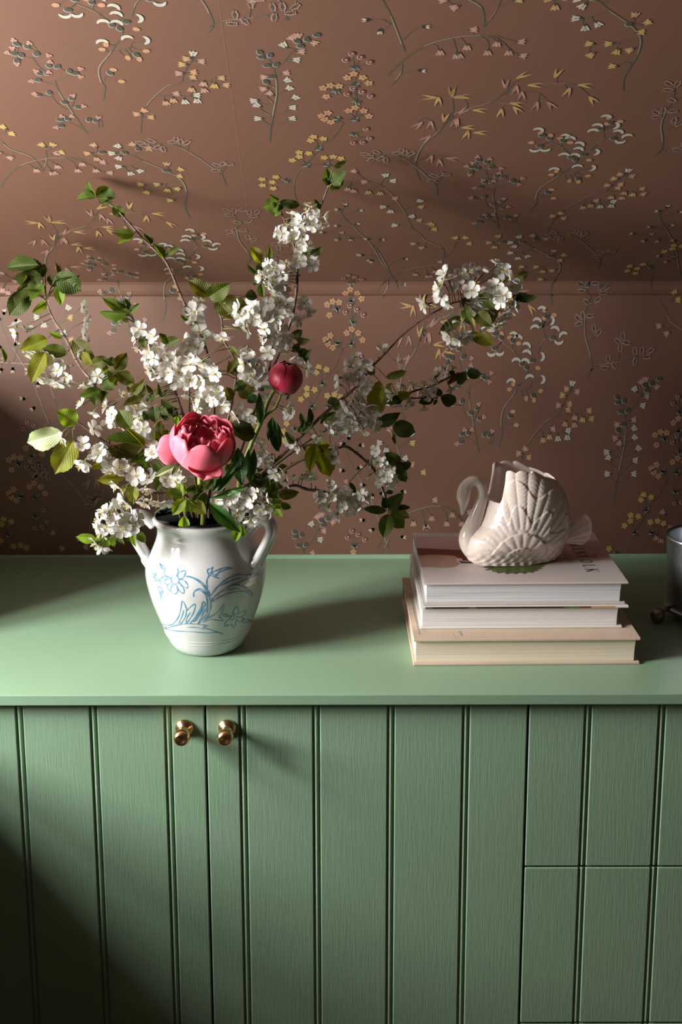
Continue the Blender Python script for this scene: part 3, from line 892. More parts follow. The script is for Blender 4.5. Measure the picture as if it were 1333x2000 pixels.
# ---------------------------------------------------------------- metal pot at the right edge
PYc = PZ(1330, 1214, T + 0.018).y + 0.060
pc = P(1378, 1100, PYc)
pot_r = 0.0660
zr_top = P(1378, 1046, PYc).z
zr_bot = T + 0.020
pot = thing('metal_pot', 'dull grey metal pot on ball feet at the right end of the worktop', 'pot', (pc.x, PYc, T))
h = zr_top - zr_bot
b = MB()
b.lathe([(0.0, 0.0), (pot_r * 0.86, 0.0), (pot_r * 0.89, 0.004), (pot_r * 0.90, h * 0.30), (pot_r * 0.94, h * 0.60), (pot_r * 0.985, h * 0.88), (pot_r, h * 0.97), (pot_r * 1.01, h), (pot_r * 0.985, h + 0.0008),
         (pot_r * 0.96, h * 0.97), (pot_r * 0.92, h * 0.6), (pot_r * 0.86, h * 0.1), (0.0, h * 0.06)], (pc.x, PYc, zr_bot), 64)
b.build('bowl', 'pewter', pot, True)
b = MB()
b.lathe([(pot_r * 0.85, -0.001), (pot_r * 0.96, -0.002), (pot_r * 0.99, 0.001), (pot_r * 0.97, 0.004), (pot_r * 0.88, 0.006)], (pc.x, PYc, zr_bot), 64)
b.build('base_ring', 'pewter', pot, True)
for k in range(4):
    a = math.pi + 0.22 + k * math.pi / 2
    fxp, fyp = pc.x + math.cos(a) * (pot_r + 0.017), PYc + math.sin(a) * (pot_r + 0.017)
    b = MB()
    prof_b = [(0.0, 0.0003)] + [(0.0128 * math.sin(math.pi * i / 12), 0.0131 - 0.0128 * math.cos(math.pi * i / 12)) for i in range(1, 12)] + [(0.0, 0.0259)]
    b.lathe(prof_b, (fxp, fyp, T), 24)
    b.tube([(fxp - math.cos(a) * 0.004, fyp - math.sin(a) * 0.004, T + 0.019), (fxp - math.cos(a) * 0.012, fyp - math.sin(a) * 0.012, T + 0.024),
            (pc.x + math.cos(a) * pot_r * 0.9, PYc + math.sin(a) * pot_r * 0.9, T + 0.0225)], [0.004, 0.0055, 0.005], 10)
    b.build('ball_foot', 'pewter_dark', pot, True)

# ---------------------------------------------------------------- plant materials
def leaf_mat(name, col, back, trans=0.35, rough=0.55, vein=0.25):
    m = mat(name, col, rough, spec=0.28)
    nt, N, L, bs = nodes_of(m)
    uv = N.new('ShaderNodeUVMap')
    sp = N.new('ShaderNodeSeparateXYZ')
    L.new(uv.outputs[0], sp.inputs[0])
    def mth(op, a, b_=None, c=None):
        n = N.new('ShaderNodeMath'); n.operation = op
        for i, v in enumerate((a, b_, c)):
            if v is None: continue
            if hasattr(v, 'links'): L.new(v, n.inputs[i])
            else: n.inputs[i].default_value = v
        return n.outputs[0]
    av = mth('ABSOLUTE', mth('SUBTRACT', sp.outputs[1], 0.5))
    ph = mth('SUBTRACT', mth('MULTIPLY', sp.outputs[0], 60.0), mth('MULTIPLY', av, 55.0))
    side = mth('POWER', mth('ABSOLUTE', mth('SINE', mth('MULTIPLY', ph, 0.5))), 0.35)
    mid = mth('SMOOTH_MIN', mth('MULTIPLY', av, 14.0), 1.0, 0.3)
    v = mth('MULTIPLY', side, mid)
    oi = N.new('ShaderNodeObjectInfo')
    hs = N.new('ShaderNodeHueSaturation')
    hs.inputs['Color'].default_value = (*col, 1)
    L.new(mth('ADD', mth('MULTIPLY', oi.outputs['Random'], 0.035), 0.472), hs.inputs['Hue'])
    L.new(mth('ADD', mth('MULTIPLY', oi.outputs['Random'], 0.5), 0.75), hs.inputs['Value'])
    mx = N.new('ShaderNodeMixRGB')
    mx.inputs[2].default_value = (0, 0, 0, 1)
    L.new(hs.outputs[0], mx.inputs[1])
    mx.inputs[1].default_value = (*col, 1)
    lt = N.new('ShaderNodeMixRGB'); lt.blend_type = 'ADD'
    lt.inputs[2].default_value = (*[c * 0.5 for c in back], 1)
    L.new(mth('MULTIPLY', mth('SUBTRACT', 1.0, v), vein), lt.inputs[0])
    L.new(hs.outputs[0], lt.inputs[1])
    L.new(lt.outputs[0], bs.inputs['Base Color'])
    bp = N.new('ShaderNodeBump'); bp.inputs['Strength'].default_value = 0.55; bp.inputs['Distance'].default_value = 0.0015
    L.new(v, bp.inputs['Height']); L.new(bp.outputs[0], bs.inputs['Normal'])
    tr = N.new('ShaderNodeBsdfTranslucent')
    tr.inputs[0].default_value = (*back, 1)
    ms = N.new('ShaderNodeMixShader'); ms.inputs[0].default_value = trans
    out = N['Material Output']
    L.new(bs.outputs[0], ms.inputs[1]); L.new(tr.outputs[0], ms.inputs[2]); L.new(ms.outputs[0], out.inputs[0])
    return m
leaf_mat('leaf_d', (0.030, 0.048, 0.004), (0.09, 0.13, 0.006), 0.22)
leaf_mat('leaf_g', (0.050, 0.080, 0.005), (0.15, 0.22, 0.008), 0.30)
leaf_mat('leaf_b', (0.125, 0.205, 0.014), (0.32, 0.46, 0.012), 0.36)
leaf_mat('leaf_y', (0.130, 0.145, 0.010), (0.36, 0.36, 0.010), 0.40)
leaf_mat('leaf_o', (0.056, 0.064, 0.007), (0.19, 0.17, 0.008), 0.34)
leaf_mat('leaf_p', (0.330, 0.420, 0.210), (0.40, 0.50, 0.15), 0.25, 0.3)
leaf_mat('leaf_peony', (0.030, 0.085, 0.018), (0.08, 0.18, 0.02), 0.15, 0.28, 0.3)
def petal_mat(name, col, back, trans, rough=0.55, streak=0.0, dark=None):
    m = mat(name, col, rough)
    nt, N, L, bs = nodes_of(m)
    uv = N.new('ShaderNodeUVMap')
    mp = N.new('ShaderNodeMapping'); mp.inputs['Scale'].default_value = (1.2, 16.0, 1)
    L.new(uv.outputs[0], mp.inputs[0])
    tx = N.new('ShaderNodeTexNoise'); tx.inputs['Scale'].default_value = 1.6; tx.inputs['Detail'].default_value = 4
    L.new(mp.outputs[0], tx.inputs['Vector'])
    mx = N.new('ShaderNodeMixRGB')
    mx.inputs[1].default_value = (*(dark or [c * (1 - streak) for c in col]), 1)
    mx.inputs[2].default_value = (*col, 1)
    cr = N.new('ShaderNodeValToRGB'); cr.color_ramp.elements[0].position = 0.25; cr.color_ramp.elements[1].position = 0.65
    L.new(tx.outputs['Fac'], cr.inputs[0]); L.new(cr.outputs[0], mx.inputs[0])
    L.new(mx.outputs[0], bs.inputs['Base Color'])
    bs.inputs['Sheen Weight'].default_value = 0.2
    tr = N.new('ShaderNodeBsdfTranslucent'); tr.inputs[0].default_value = (*back, 1)
    ms = N.new('ShaderNodeMixShader'); ms.inputs[0].default_value = trans
    L.new(bs.outputs[0], ms.inputs[1]); L.new(tr.outputs[0], ms.inputs[2]); L.new(ms.outputs[0], N['Material Output'].inputs[0])
    return m
petal_mat('petal_white', (0.57, 0.555, 0.515), (0.60, 0.57, 0.50), 0.30, 0.6, 0.06)
petal_mat('petal_pink', (0.80, 0.185, 0.26), (0.85, 0.16, 0.22), 0.24, 0.5, 0.0, (0.66, 0.10, 0.165))
petal_mat('petal_deep', (0.50, 0.022, 0.062), (0.55, 0.02, 0.06), 0.18, 0.45, 0.0, (0.36, 0.010, 0.034))
mat('stamen', (0.62, 0.50, 0.20), 0.6)
mat('calyx', (0.13, 0.15, 0.035), 0.6)
mat('bark', (0.085, 0.048, 0.030), 0.7, noise=(120, 0.45), bump=(220, 0.5))
mat('bark_grey', (0.17, 0.115, 0.085), 0.65, noise=(120, 0.35), bump=(220, 0.5))
mat('stalk', (0.105, 0.100, 0.030), 0.6, noise=(60, 0.3))
mat('peony_stem', (0.19, 0.22, 0.045), 0.45, noise=(40, 0.25))

# ---------------------------------------------------------------- shared leaf and blossom meshes (unit size)
def unit_leaf(name, shape, fold, droop, serr, wav, m, seed):
    """leaf along +x from 0 to 1, width +-0.5, upper side +z"""
    rr = random.Random(seed)
    NL, NW = 16, 6
    vs, uvs, fs = [], [], []
    for i in range(NL + 1):
        t = i / NL
        if shape == 'ovate':
            w = math.sin(math.pi * min(1, t ** 0.80)) ** 0.75 * (1 - 0.12 * t)
        elif shape == 'round':
            w = math.sin(math.pi * t ** 0.95) ** 0.55
        else:
            w = math.sin(math.pi * t ** 0.9) ** 0.95
        w = max(w, 0.03 if i in (0, NL) else 0.0)
        tip = 0.0
        if shape != 'lance' and t > 0.86: w *= 1 - ((t - 0.86) / 0.14) ** 0.6 * 0.75
        for j in range(NW + 1):
            s = j / NW * 2 - 1
            e = w * 0.5 * (1 + (serr * (1 if i % 2 else -1) if abs(s) == 1 else 0))
            y = s * e
            z = fold * abs(y) - droop * t * t + wav * math.sin(t * 9 + seed) * abs(s) ** 1.5 * w * 0.5
            z += 0.012 * math.sin(t * 38 - abs(s) * 9) * abs(s)
            vs.append((t, y, z))
            uvs.append((t, 0.5 + s * 0.5 * w))
    for i in range(NL):
        for j in range(NW):
            a = i * (NW + 1) + j
            fs.append((a, a + NW + 1, a + NW + 2, a + 1))
    me = D.meshes.new(name)
    me.from_pydata(vs, [], fs)
    me.materials.append(MATS[m])
    me.polygons.foreach_set('use_smooth', [True] * len(me.polygons))
    ul = me.uv_layers.new(name='UVMap')
    for lp in me.loops:
        ul.data[lp.index].uv = uvs[lp.vertex_index]
    return me
LEAVES = {}
for code in 'dgbyop':
    LEAVES[code] = [unit_leaf('leaf', 'ovate', 0.45, 0.16, 0.035, 0.16, 'leaf_' + code, 1),
                    unit_leaf('leaf', 'ovate', 0.30, -0.10, 0.035, 0.22, 'leaf_' + code, 2),
                    unit_leaf('leaf', 'round', 0.38, 0.10, 0.030, 0.20, 'leaf_' + code, 3),
                    unit_leaf('leaf', 'ovate', 0.70, 0.22, 0.035, 0.12, 'leaf_' + code, 4)]
LEAVES['k'] = [unit_leaf('leaf', 'lance', 0.35, 0.14, 0.0, 0.10, 'leaf_peony', 5), unit_leaf('leaf', 'lance', 0.25, -0.08, 0.0, 0.14, 'leaf_peony', 6)]
CAMDIR = lambda p: (CAM - p).normalized()
def put_leaf(B, Tp, width, tilt, code, parent, variant=None, rr=random):
    ax = Tp - B
    Ln = ax.length
    x = ax.normalized()
    v = CAMDIR(B)
    n = (v - x * v.dot(x)).normalized()
    n = Matrix.Rotation(math.radians(tilt), 3, x) @ n
    y = n.cross(x)
    me = rr.choice(LEAVES[code]) if variant is None else LEAVES[code][variant % len(LEAVES[code])]
    o = D.objects.new('leaf', me)
    COL.objects.link(o)
    M = Matrix((x, y, n)).transposed().to_4x4()
    o.rotation_euler = M.to_euler()
    o.location = B
    o.scale = (Ln, width, (Ln + width) / 2)
    o.parent = parent
    o.matrix_parent_inverse = base_matrix(parent).inverted()
    return o

def unit_blossom(cup, ruff, seed, npet=5, miss=()):
    """open five petalled flower of radius 1 facing +z"""
    rr = random.Random(seed)
    vs, uvs, fs = [], [], []
    NL, NW = 5, 4
    for p in range(npet):
        if p in miss: continue
        a0 = 2 * math.pi * p / npet + rr.uniform(-0.13, 0.13)
        k0 = cup + rr.uniform(-0.14, 0.14)
        ln = 1.0 + rr.uniform(-0.08, 0.06)
        tw = rr.uniform(-0.15, 0.15)
        base = len(vs)
        for i in range(NL + 1):
            t = i / NL
            w = 0.37 * (math.sin(math.pi * (0.05 + 0.80 * t ** 1.25)) ** 0.9) * (1.0 if t < 0.99 else 0.72)
            for j in range(NW + 1):
                s = j / NW * 2 - 1
                r = 0.10 + (0.90 * t - (0.10 * (1 - abs(s)) ** 2 if i == NL else 0.0)) * ln
                y = s * w
                el = k0 * t + ruff * math.sin(5 * t + seed + p)
                z = r * math.sin(el) + 0.55 * (y * y) + tw * y * 1.6 + 0.05 * ruff * math.sin(7 * s + p)
                rr_ = r * math.cos(el * 0.8)
                x2, y2 = rr_, y
                vs.append((x2 * math.cos(a0) - y2 * math.sin(a0), x2 * math.sin(a0) + y2 * math.cos(a0), z + 0.012 * p))
                uvs.append((t, j / NW + p))
        for i in range(NL):
            for j in range(NW):
                q = base + i * (NW + 1) + j
                fs.append((q, q + NW + 1, q + NW + 2, q + 1))
    me = D.meshes.new('blossom')
    me.from_pydata(vs, [], fs)
    me.materials.append(MATS['petal_white'])
    me.polygons.foreach_set('use_smooth', [True] * len(me.polygons))
    ul = me.uv_layers.new(name='UVMap')
    for lp in me.loops:
        ul.data[lp.index].uv = uvs[lp.vertex_index]
    return me
def unit_stamens(seed, spread):
    rr = random.Random(seed)
    b = MB()
    for k in range(13):
        a = 2 * math.pi * k / 13 + rr.uniform(-0.2, 0.2)
        sp = spread * rr.uniform(0.55, 1.0)
        ln = rr.uniform(0.40, 0.62)
        d = Vector((math.cos(a) * math.sin(sp), math.sin(a) * math.sin(sp), math.cos(sp)))
        p0, p1 = d * 0.04, d * ln
        sd = Vector((-math.sin(a), math.cos(a), 0)) * 0.012
        up = d.cross(sd).normalized() * 0.012
        b.add([p0 + sd, p0 - sd * 0.5 + up, p0 - sd * 0.5 - up, p1 + sd * 0.7, p1 - sd * 0.4 + up * 0.7, p1 - sd * 0.4 - up * 0.7],
              [(0, 1, 4, 3), (1, 2, 5, 4), (2, 0, 3, 5)], 0)
        r = 0.035
        b.add([p1 + Vector(q) * r for q in ((1, 0, 0), (0, 1, 0), (-1, 0, 0), (0, -1, 0), (0, 0, 1.2), (0, 0, -1.2))],
              [(0, 1, 4), (1, 2, 4), (2, 3, 4), (3, 0, 4), (1, 0, 5), (2, 1, 5), (3, 2, 5), (0, 3, 5)], 0)
    # green cup behind the petals
    b.lathe([(0.0, -0.30), (0.10, -0.27), (0.15, -0.12), (0.16, 0.0), (0.10, 0.04), (0.0, 0.05)], (0, 0, 0), 8, 1)
    me = D.meshes.new('stamens')
    me.from_pydata([tuple(v) for v in b.v], [], b.f)
    me.materials.append(MATS['stamen']); me.materials.append(MATS['calyx'])
    for p, i in zip(me.polygons, b.m): p.material_index = i
    return me
BLO = [unit_blossom(0.12, 0.07, 1), unit_blossom(0.28, 0.09, 2), unit_blossom(-0.02, 0.10, 3), unit_blossom(0.45, 0.08, 4), unit_blossom(0.20, 0.11, 5), unit_blossom(0.62, 0.07, 6), unit_blossom(0.32, 0.09, 7, 5, (2,))]
BUD = unit_blossom(1.25, 0.03, 8)
STA = [unit_stamens(1, 0.75), unit_stamens(2, 0.55)]
def put_blossom(c, facing, size, parent, rr, bud=False):
    z = facing.normalized()
    ref = Vector((0, 0, 1)) if abs(z.z) < 0.9 else Vector((1, 0, 0))
    x = ref.cross(z).normalized()
    x = Matrix.Rotation(rr.uniform(0, 6.283), 3, z) @ x
    y = z.cross(x)
    o = D.objects.new('blossom', BUD if bud else rr.choice(BLO))
    COL.objects.link(o)
    o.location = c
    o.rotation_euler = Matrix((x, y, z)).transposed().to_euler()
    o.scale = (size, size, size)
    o.parent = parent
    o.matrix_parent_inverse = base_matrix(parent).inverted()
    s = D.objects.new('stamens', rr.choice(STA))
    COL.objects.link(s)
    s.parent = o
    return o

# ---------------------------------------------------------------- the branches: (pixel x, pixel y, depth y, thickness in mm) along each stem
MOUTH = VY
BR = {
 'B1': dict(m='bark', label='long bare flowering branch reaching to the upper left with leaves at its tip', main=[(420, 1060, 0, 2.6), (415, 1000, 0, 2.6), (418, 860, .21, 2.5), (415, 740, .23, 2.3), (395, 660, .25, 2.2), (373, 618, .26, 2.2), (354, 579, .275, 2.1), (327, 516, .29, 2.0), (300, 486, .30, 1.9), (276, 463, .305, 1.9), (246, 429, .31, 1.8), (222, 404, .315, 1.8), (192, 387, .32, 1.6)]),
 'B2': dict(m='bark_grey', label='grey stemmed branch at the far left crowned with large drooping leaves', main=[(385, 1060, 0, 2.6), (372, 1000, 0, 2.6), (300, 915, .24, 2.5), (246, 845, .28, 2.4), (207, 789, .31, 2.3), (180, 746, .33, 2.2), (153, 711, .35, 2.2), (125, 655, .38, 2.0), (105, 625, .40, 1.7), (94, 600, .41, 1.5), (90, 585, .42, 1.4)],
            side=[[(143, 714, .35, 1.4), (105, 717, .36, 1.4), (54, 711, .36, 1.5), (0, 707, .36, 1.6), (-30, 705, .36, 1.5)]]),
 'B2b': dict(m='bark', label='slim dark twig at the left carrying large bright veined leaves', main=[(378, 1060, 0, 2.2), (362, 1002, 0, 2.2), (300, 935, .17, 2.0), (255, 892, .16, 1.9), (210, 866, .155, 1.8), (180, 846, .15, 1.7), (153, 826, .15, 1.5), (140, 834, .15, 1.2)]),
 'L3': dict(m='bark', label='branch left of centre thick with blossom and ending in a leafy fan', main=[(400, 1060, 0, 2.6), (396, 1000, 0, 2.6), (372, 860, .19, 2.4), (351, 790, .19, 2.2), (341, 761, .19, 2.0), (330, 737, .19, 1.9), (315, 705, .19, 1.8), (297, 682, .20, 1.6), (280, 655, .20, 1.5), (262, 628, .20, 1.4)],
            side=[[(372, 850, .19, 2.0), (370, 790, .19, 1.8), (369, 758, .18, 1.6), (362, 715, .18, 1.3)]]),
 'C0': dict(m='bark', label='branch in the middle hung with large loose blossoms under olive leaves', main=[(412, 1060, 0, 2.6), (410, 1000, 0, 2.6), (430, 880, .16, 2.2), (450, 800, .155, 2.0), (461, 740, .155, 1.9), (463, 715, .155, 1.8), (452, 690, .155, 1.6), (436, 660, .16, 1.5), (433, 625, .17, 1.3), (420, 590, .18, 1.2)]),
 'C1': dict(m='bark', label='tall upright branch forking near the sloping ceiling with blossom along it', main=[(428, 1060, 0, 3.0), (430, 1000, 0, 3.0), (470, 880, .24, 2.8), (505, 780, .25, 2.7), (545, 690, .26, 2.6), (570, 620, .265, 2.5), (579, 570, .27, 2.4), (581, 525, .27, 2.2), (578, 490, .27, 2.0), (585, 460, .27, 1.9), (600, 435, .265, 1.7), (622, 408, .26, 1.6), (633, 388, .255, 1.5), (641, 365, .25, 1.4)],
            side=[[(577, 495, .27, 1.8), (572, 470, .28, 1.7), (562, 450, .285, 1.6), (555, 428, .29, 1.5), (547, 410, .295, 1.4)], [(525, 735, .25, 1.8), (530, 690, .24, 1.6), (536, 650, .24, 1.5), (535, 600, .24, 1.4), (530, 560, .24, 1.2)]]),
 'R1': dict(m='bark', label='long branch rising to the right towards a round cluster of blossom', main=[(440, 1060, 0, 3.2), (452, 1000, 0, 3.2), (500, 935, .25, 3.1), (545, 895, .26, 3.0), (590, 850, .265, 2.9), (648, 795, .27, 2.7), (691, 760, .275, 2.5), (725, 719, .28, 2.3), (751, 692, .285, 1.8), (790, 652, .29, 1.3), (832, 620, .29, 1.2), (880, 594, .29, 1.2), (905, 588, .29, 1.2)]),
 'R2': dict(m='bark', label='dark branch reaching out to the right with small blossoms and round leaf tips', main=[(436, 1060, 0, 2.9), (446, 1002, 0, 2.9), (480, 955, .28, 2.8), (535, 910, .30, 2.7), (600, 862, .32, 2.5), (650, 832, .33, 2.2), (700, 806, .34, 2.0), (761, 786, .35, 1.9), (806, 765, .355, 1.9), (839, 756, .36, 1.9), (872, 740, .36, 1.8), (892, 731, .36, 1.6), (912, 726, .36, 1.3)],
            side=[[(805, 778, .355, 1.2), (830, 777, .355, 1.2), (856, 777, .355, 1.1)], [(722, 792, .34, 1.4), (735, 808, .335, 1.3), (745, 822, .33, 1.2)]]),
 'R4': dict(m='bark', label='knobbly twig arching over to the right and drooping with blossom', main=[(444, 1060, 0, 2.8), (455, 1004, 0, 2.8), (500, 960, .20, 2.6), (560, 915, .20, 2.4), (620, 884, .20, 2.2), (654, 877, .20, 2.0), (675, 872, .20, 2.2), (694, 883, .20, 2.2), (712, 898, .20, 2.2), (733, 920, .20, 2.3), (742, 940, .20, 1.8), (752, 965, .20, 1.4), (760, 990, .20, 1.2)]),
 'R5': dict(m='bark', label='short low twig pushing right over the vase handle with a blossom cluster', main=[(440, 1060, 0, 2.6), (450, 1006, 0, 2.6), (490, 985, .16, 2.4), (530, 968, .16, 2.2), (572, 948, .16, 2.1), (600, 956, .16, 2.2), (625, 958, .16, 2.2), (645, 965, .16, 1.8), (665, 975, .16, 1.4), (700, 985, .17, 1.1)]),
 'F1': dict(m='bark', label='low brown twig arching left past the vase rim to a dense blossom cluster', main=[(395, 1060, 0, 2.6), (385, 1010, 0, 2.6), (350, 960, .12, 2.5), (320, 961, .115, 2.4), (294, 965, .11, 2.4), (275, 975, .11, 2.3), (260, 990, .11, 2.1), (250, 1005, .11, 1.7), (232, 1018, .11, 1.4), (215, 1024, .11, 1.2)]),
 'F2': dict(m='stalk', label='leafy young shoot hanging over the front of the vase rim', main=[(400, 1060, 0, 2.0), (392, 1010, .12, 2.0), (380, 985, .105, 1.9), (366, 972, .10, 1.8), (358, 968, .10, 1.4)]),
 'F3': dict(m='bark', label='short flowering twig lying over the right of the vase rim', main=[(420, 1060, 0, 2.4), (438, 1008, .14, 2.4), (462, 988, .12, 2.2), (490, 985, .115, 1.8), (515, 985, .115, 1.4)]),
}
def clampY(px, py, Y):
    px = max(-40, min(1370, px))
    return min(Y, surf_y(px, py) - 0.022)
def B3d(p):
    Y = p[2] if p[2] else MOUTH
    return P(p[0], p[1], clampY(p[0], p[1], Y))
for k, br in BR.items():
    root = Vector((VX + (br['main'][0][0] - 405) * 0.0006, MOUTH, T + 0.07))
    br['obj'] = thing('flowering_branch', br['label'], 'branch', root, 'flowering branches in the vase')
    b = MB()
    br['segs'] = []
    for li, line in enumerate([br['main']] + br.get('side', [])):
        pts = []
        for p in line:
            q = B3d(p)
            pts.append((q.x, q.y, q.z, p[3] * 0.001, p[0], p[1], q.y))
        if li == 0:
            pts[0] = (root.x, root.y, root.z, pts[0][3], *pts[0][4:])
            rq = P(line[1][0], line[1][1], MOUTH)
            off = max(-0.06, min(0.06, (line[1][0] - 405) * 0.0009))
            pts[1] = (VX + off, MOUTH - 0.02, RIM_Z + 0.012, pts[1][3], *pts[1][4:])
        cv = curve(pts, 6)
        rr = random.Random(k)
        vv = [Vector(c[:3]) for c in cv]
        rad = [c[3] * (1 + 0.22 * math.sin(i * 2.1) * rr.random()) for i, c in enumerate(cv)]
        b.tube(vv, rad, 7)
        for i in range(len(cv) - 1):
            br['segs'].append((cv[i][4], cv[i][5], cv[i][6], vv[i], li == 0 and i < 9))
        # little spurs along the wood
        for i in range(10, len(cv) - 2, 3):
            d = Vector((rr.uniform(-1, 1), rr.uniform(-1, 0.3), rr.uniform(-0.2, 1))).normalized()
            b.tube([vv[i], vv[i] + d * (rad[i] * 2.4)], [rad[i] * 0.55, rad[i] * 0.35], 5)
    b.build('stem', br['m'], br['obj'], True)
    br['stalks'] = MB()
def nearest(px, py, keys=None):
    best = None
    for k, br in BR.items():
        if keys and k not in keys: continue
        for s in br['segs']:
            if s[4]: continue
            d = (s[0] - px) ** 2 + (s[1] - py) ** 2
            if best is None or d < best[0]:
                best = (d, k, s)
    return best[1], best[2]
def tile(ox, oy, sc=5.332):
    return lambda x, y: (ox + x / sc, oy + y / sc)

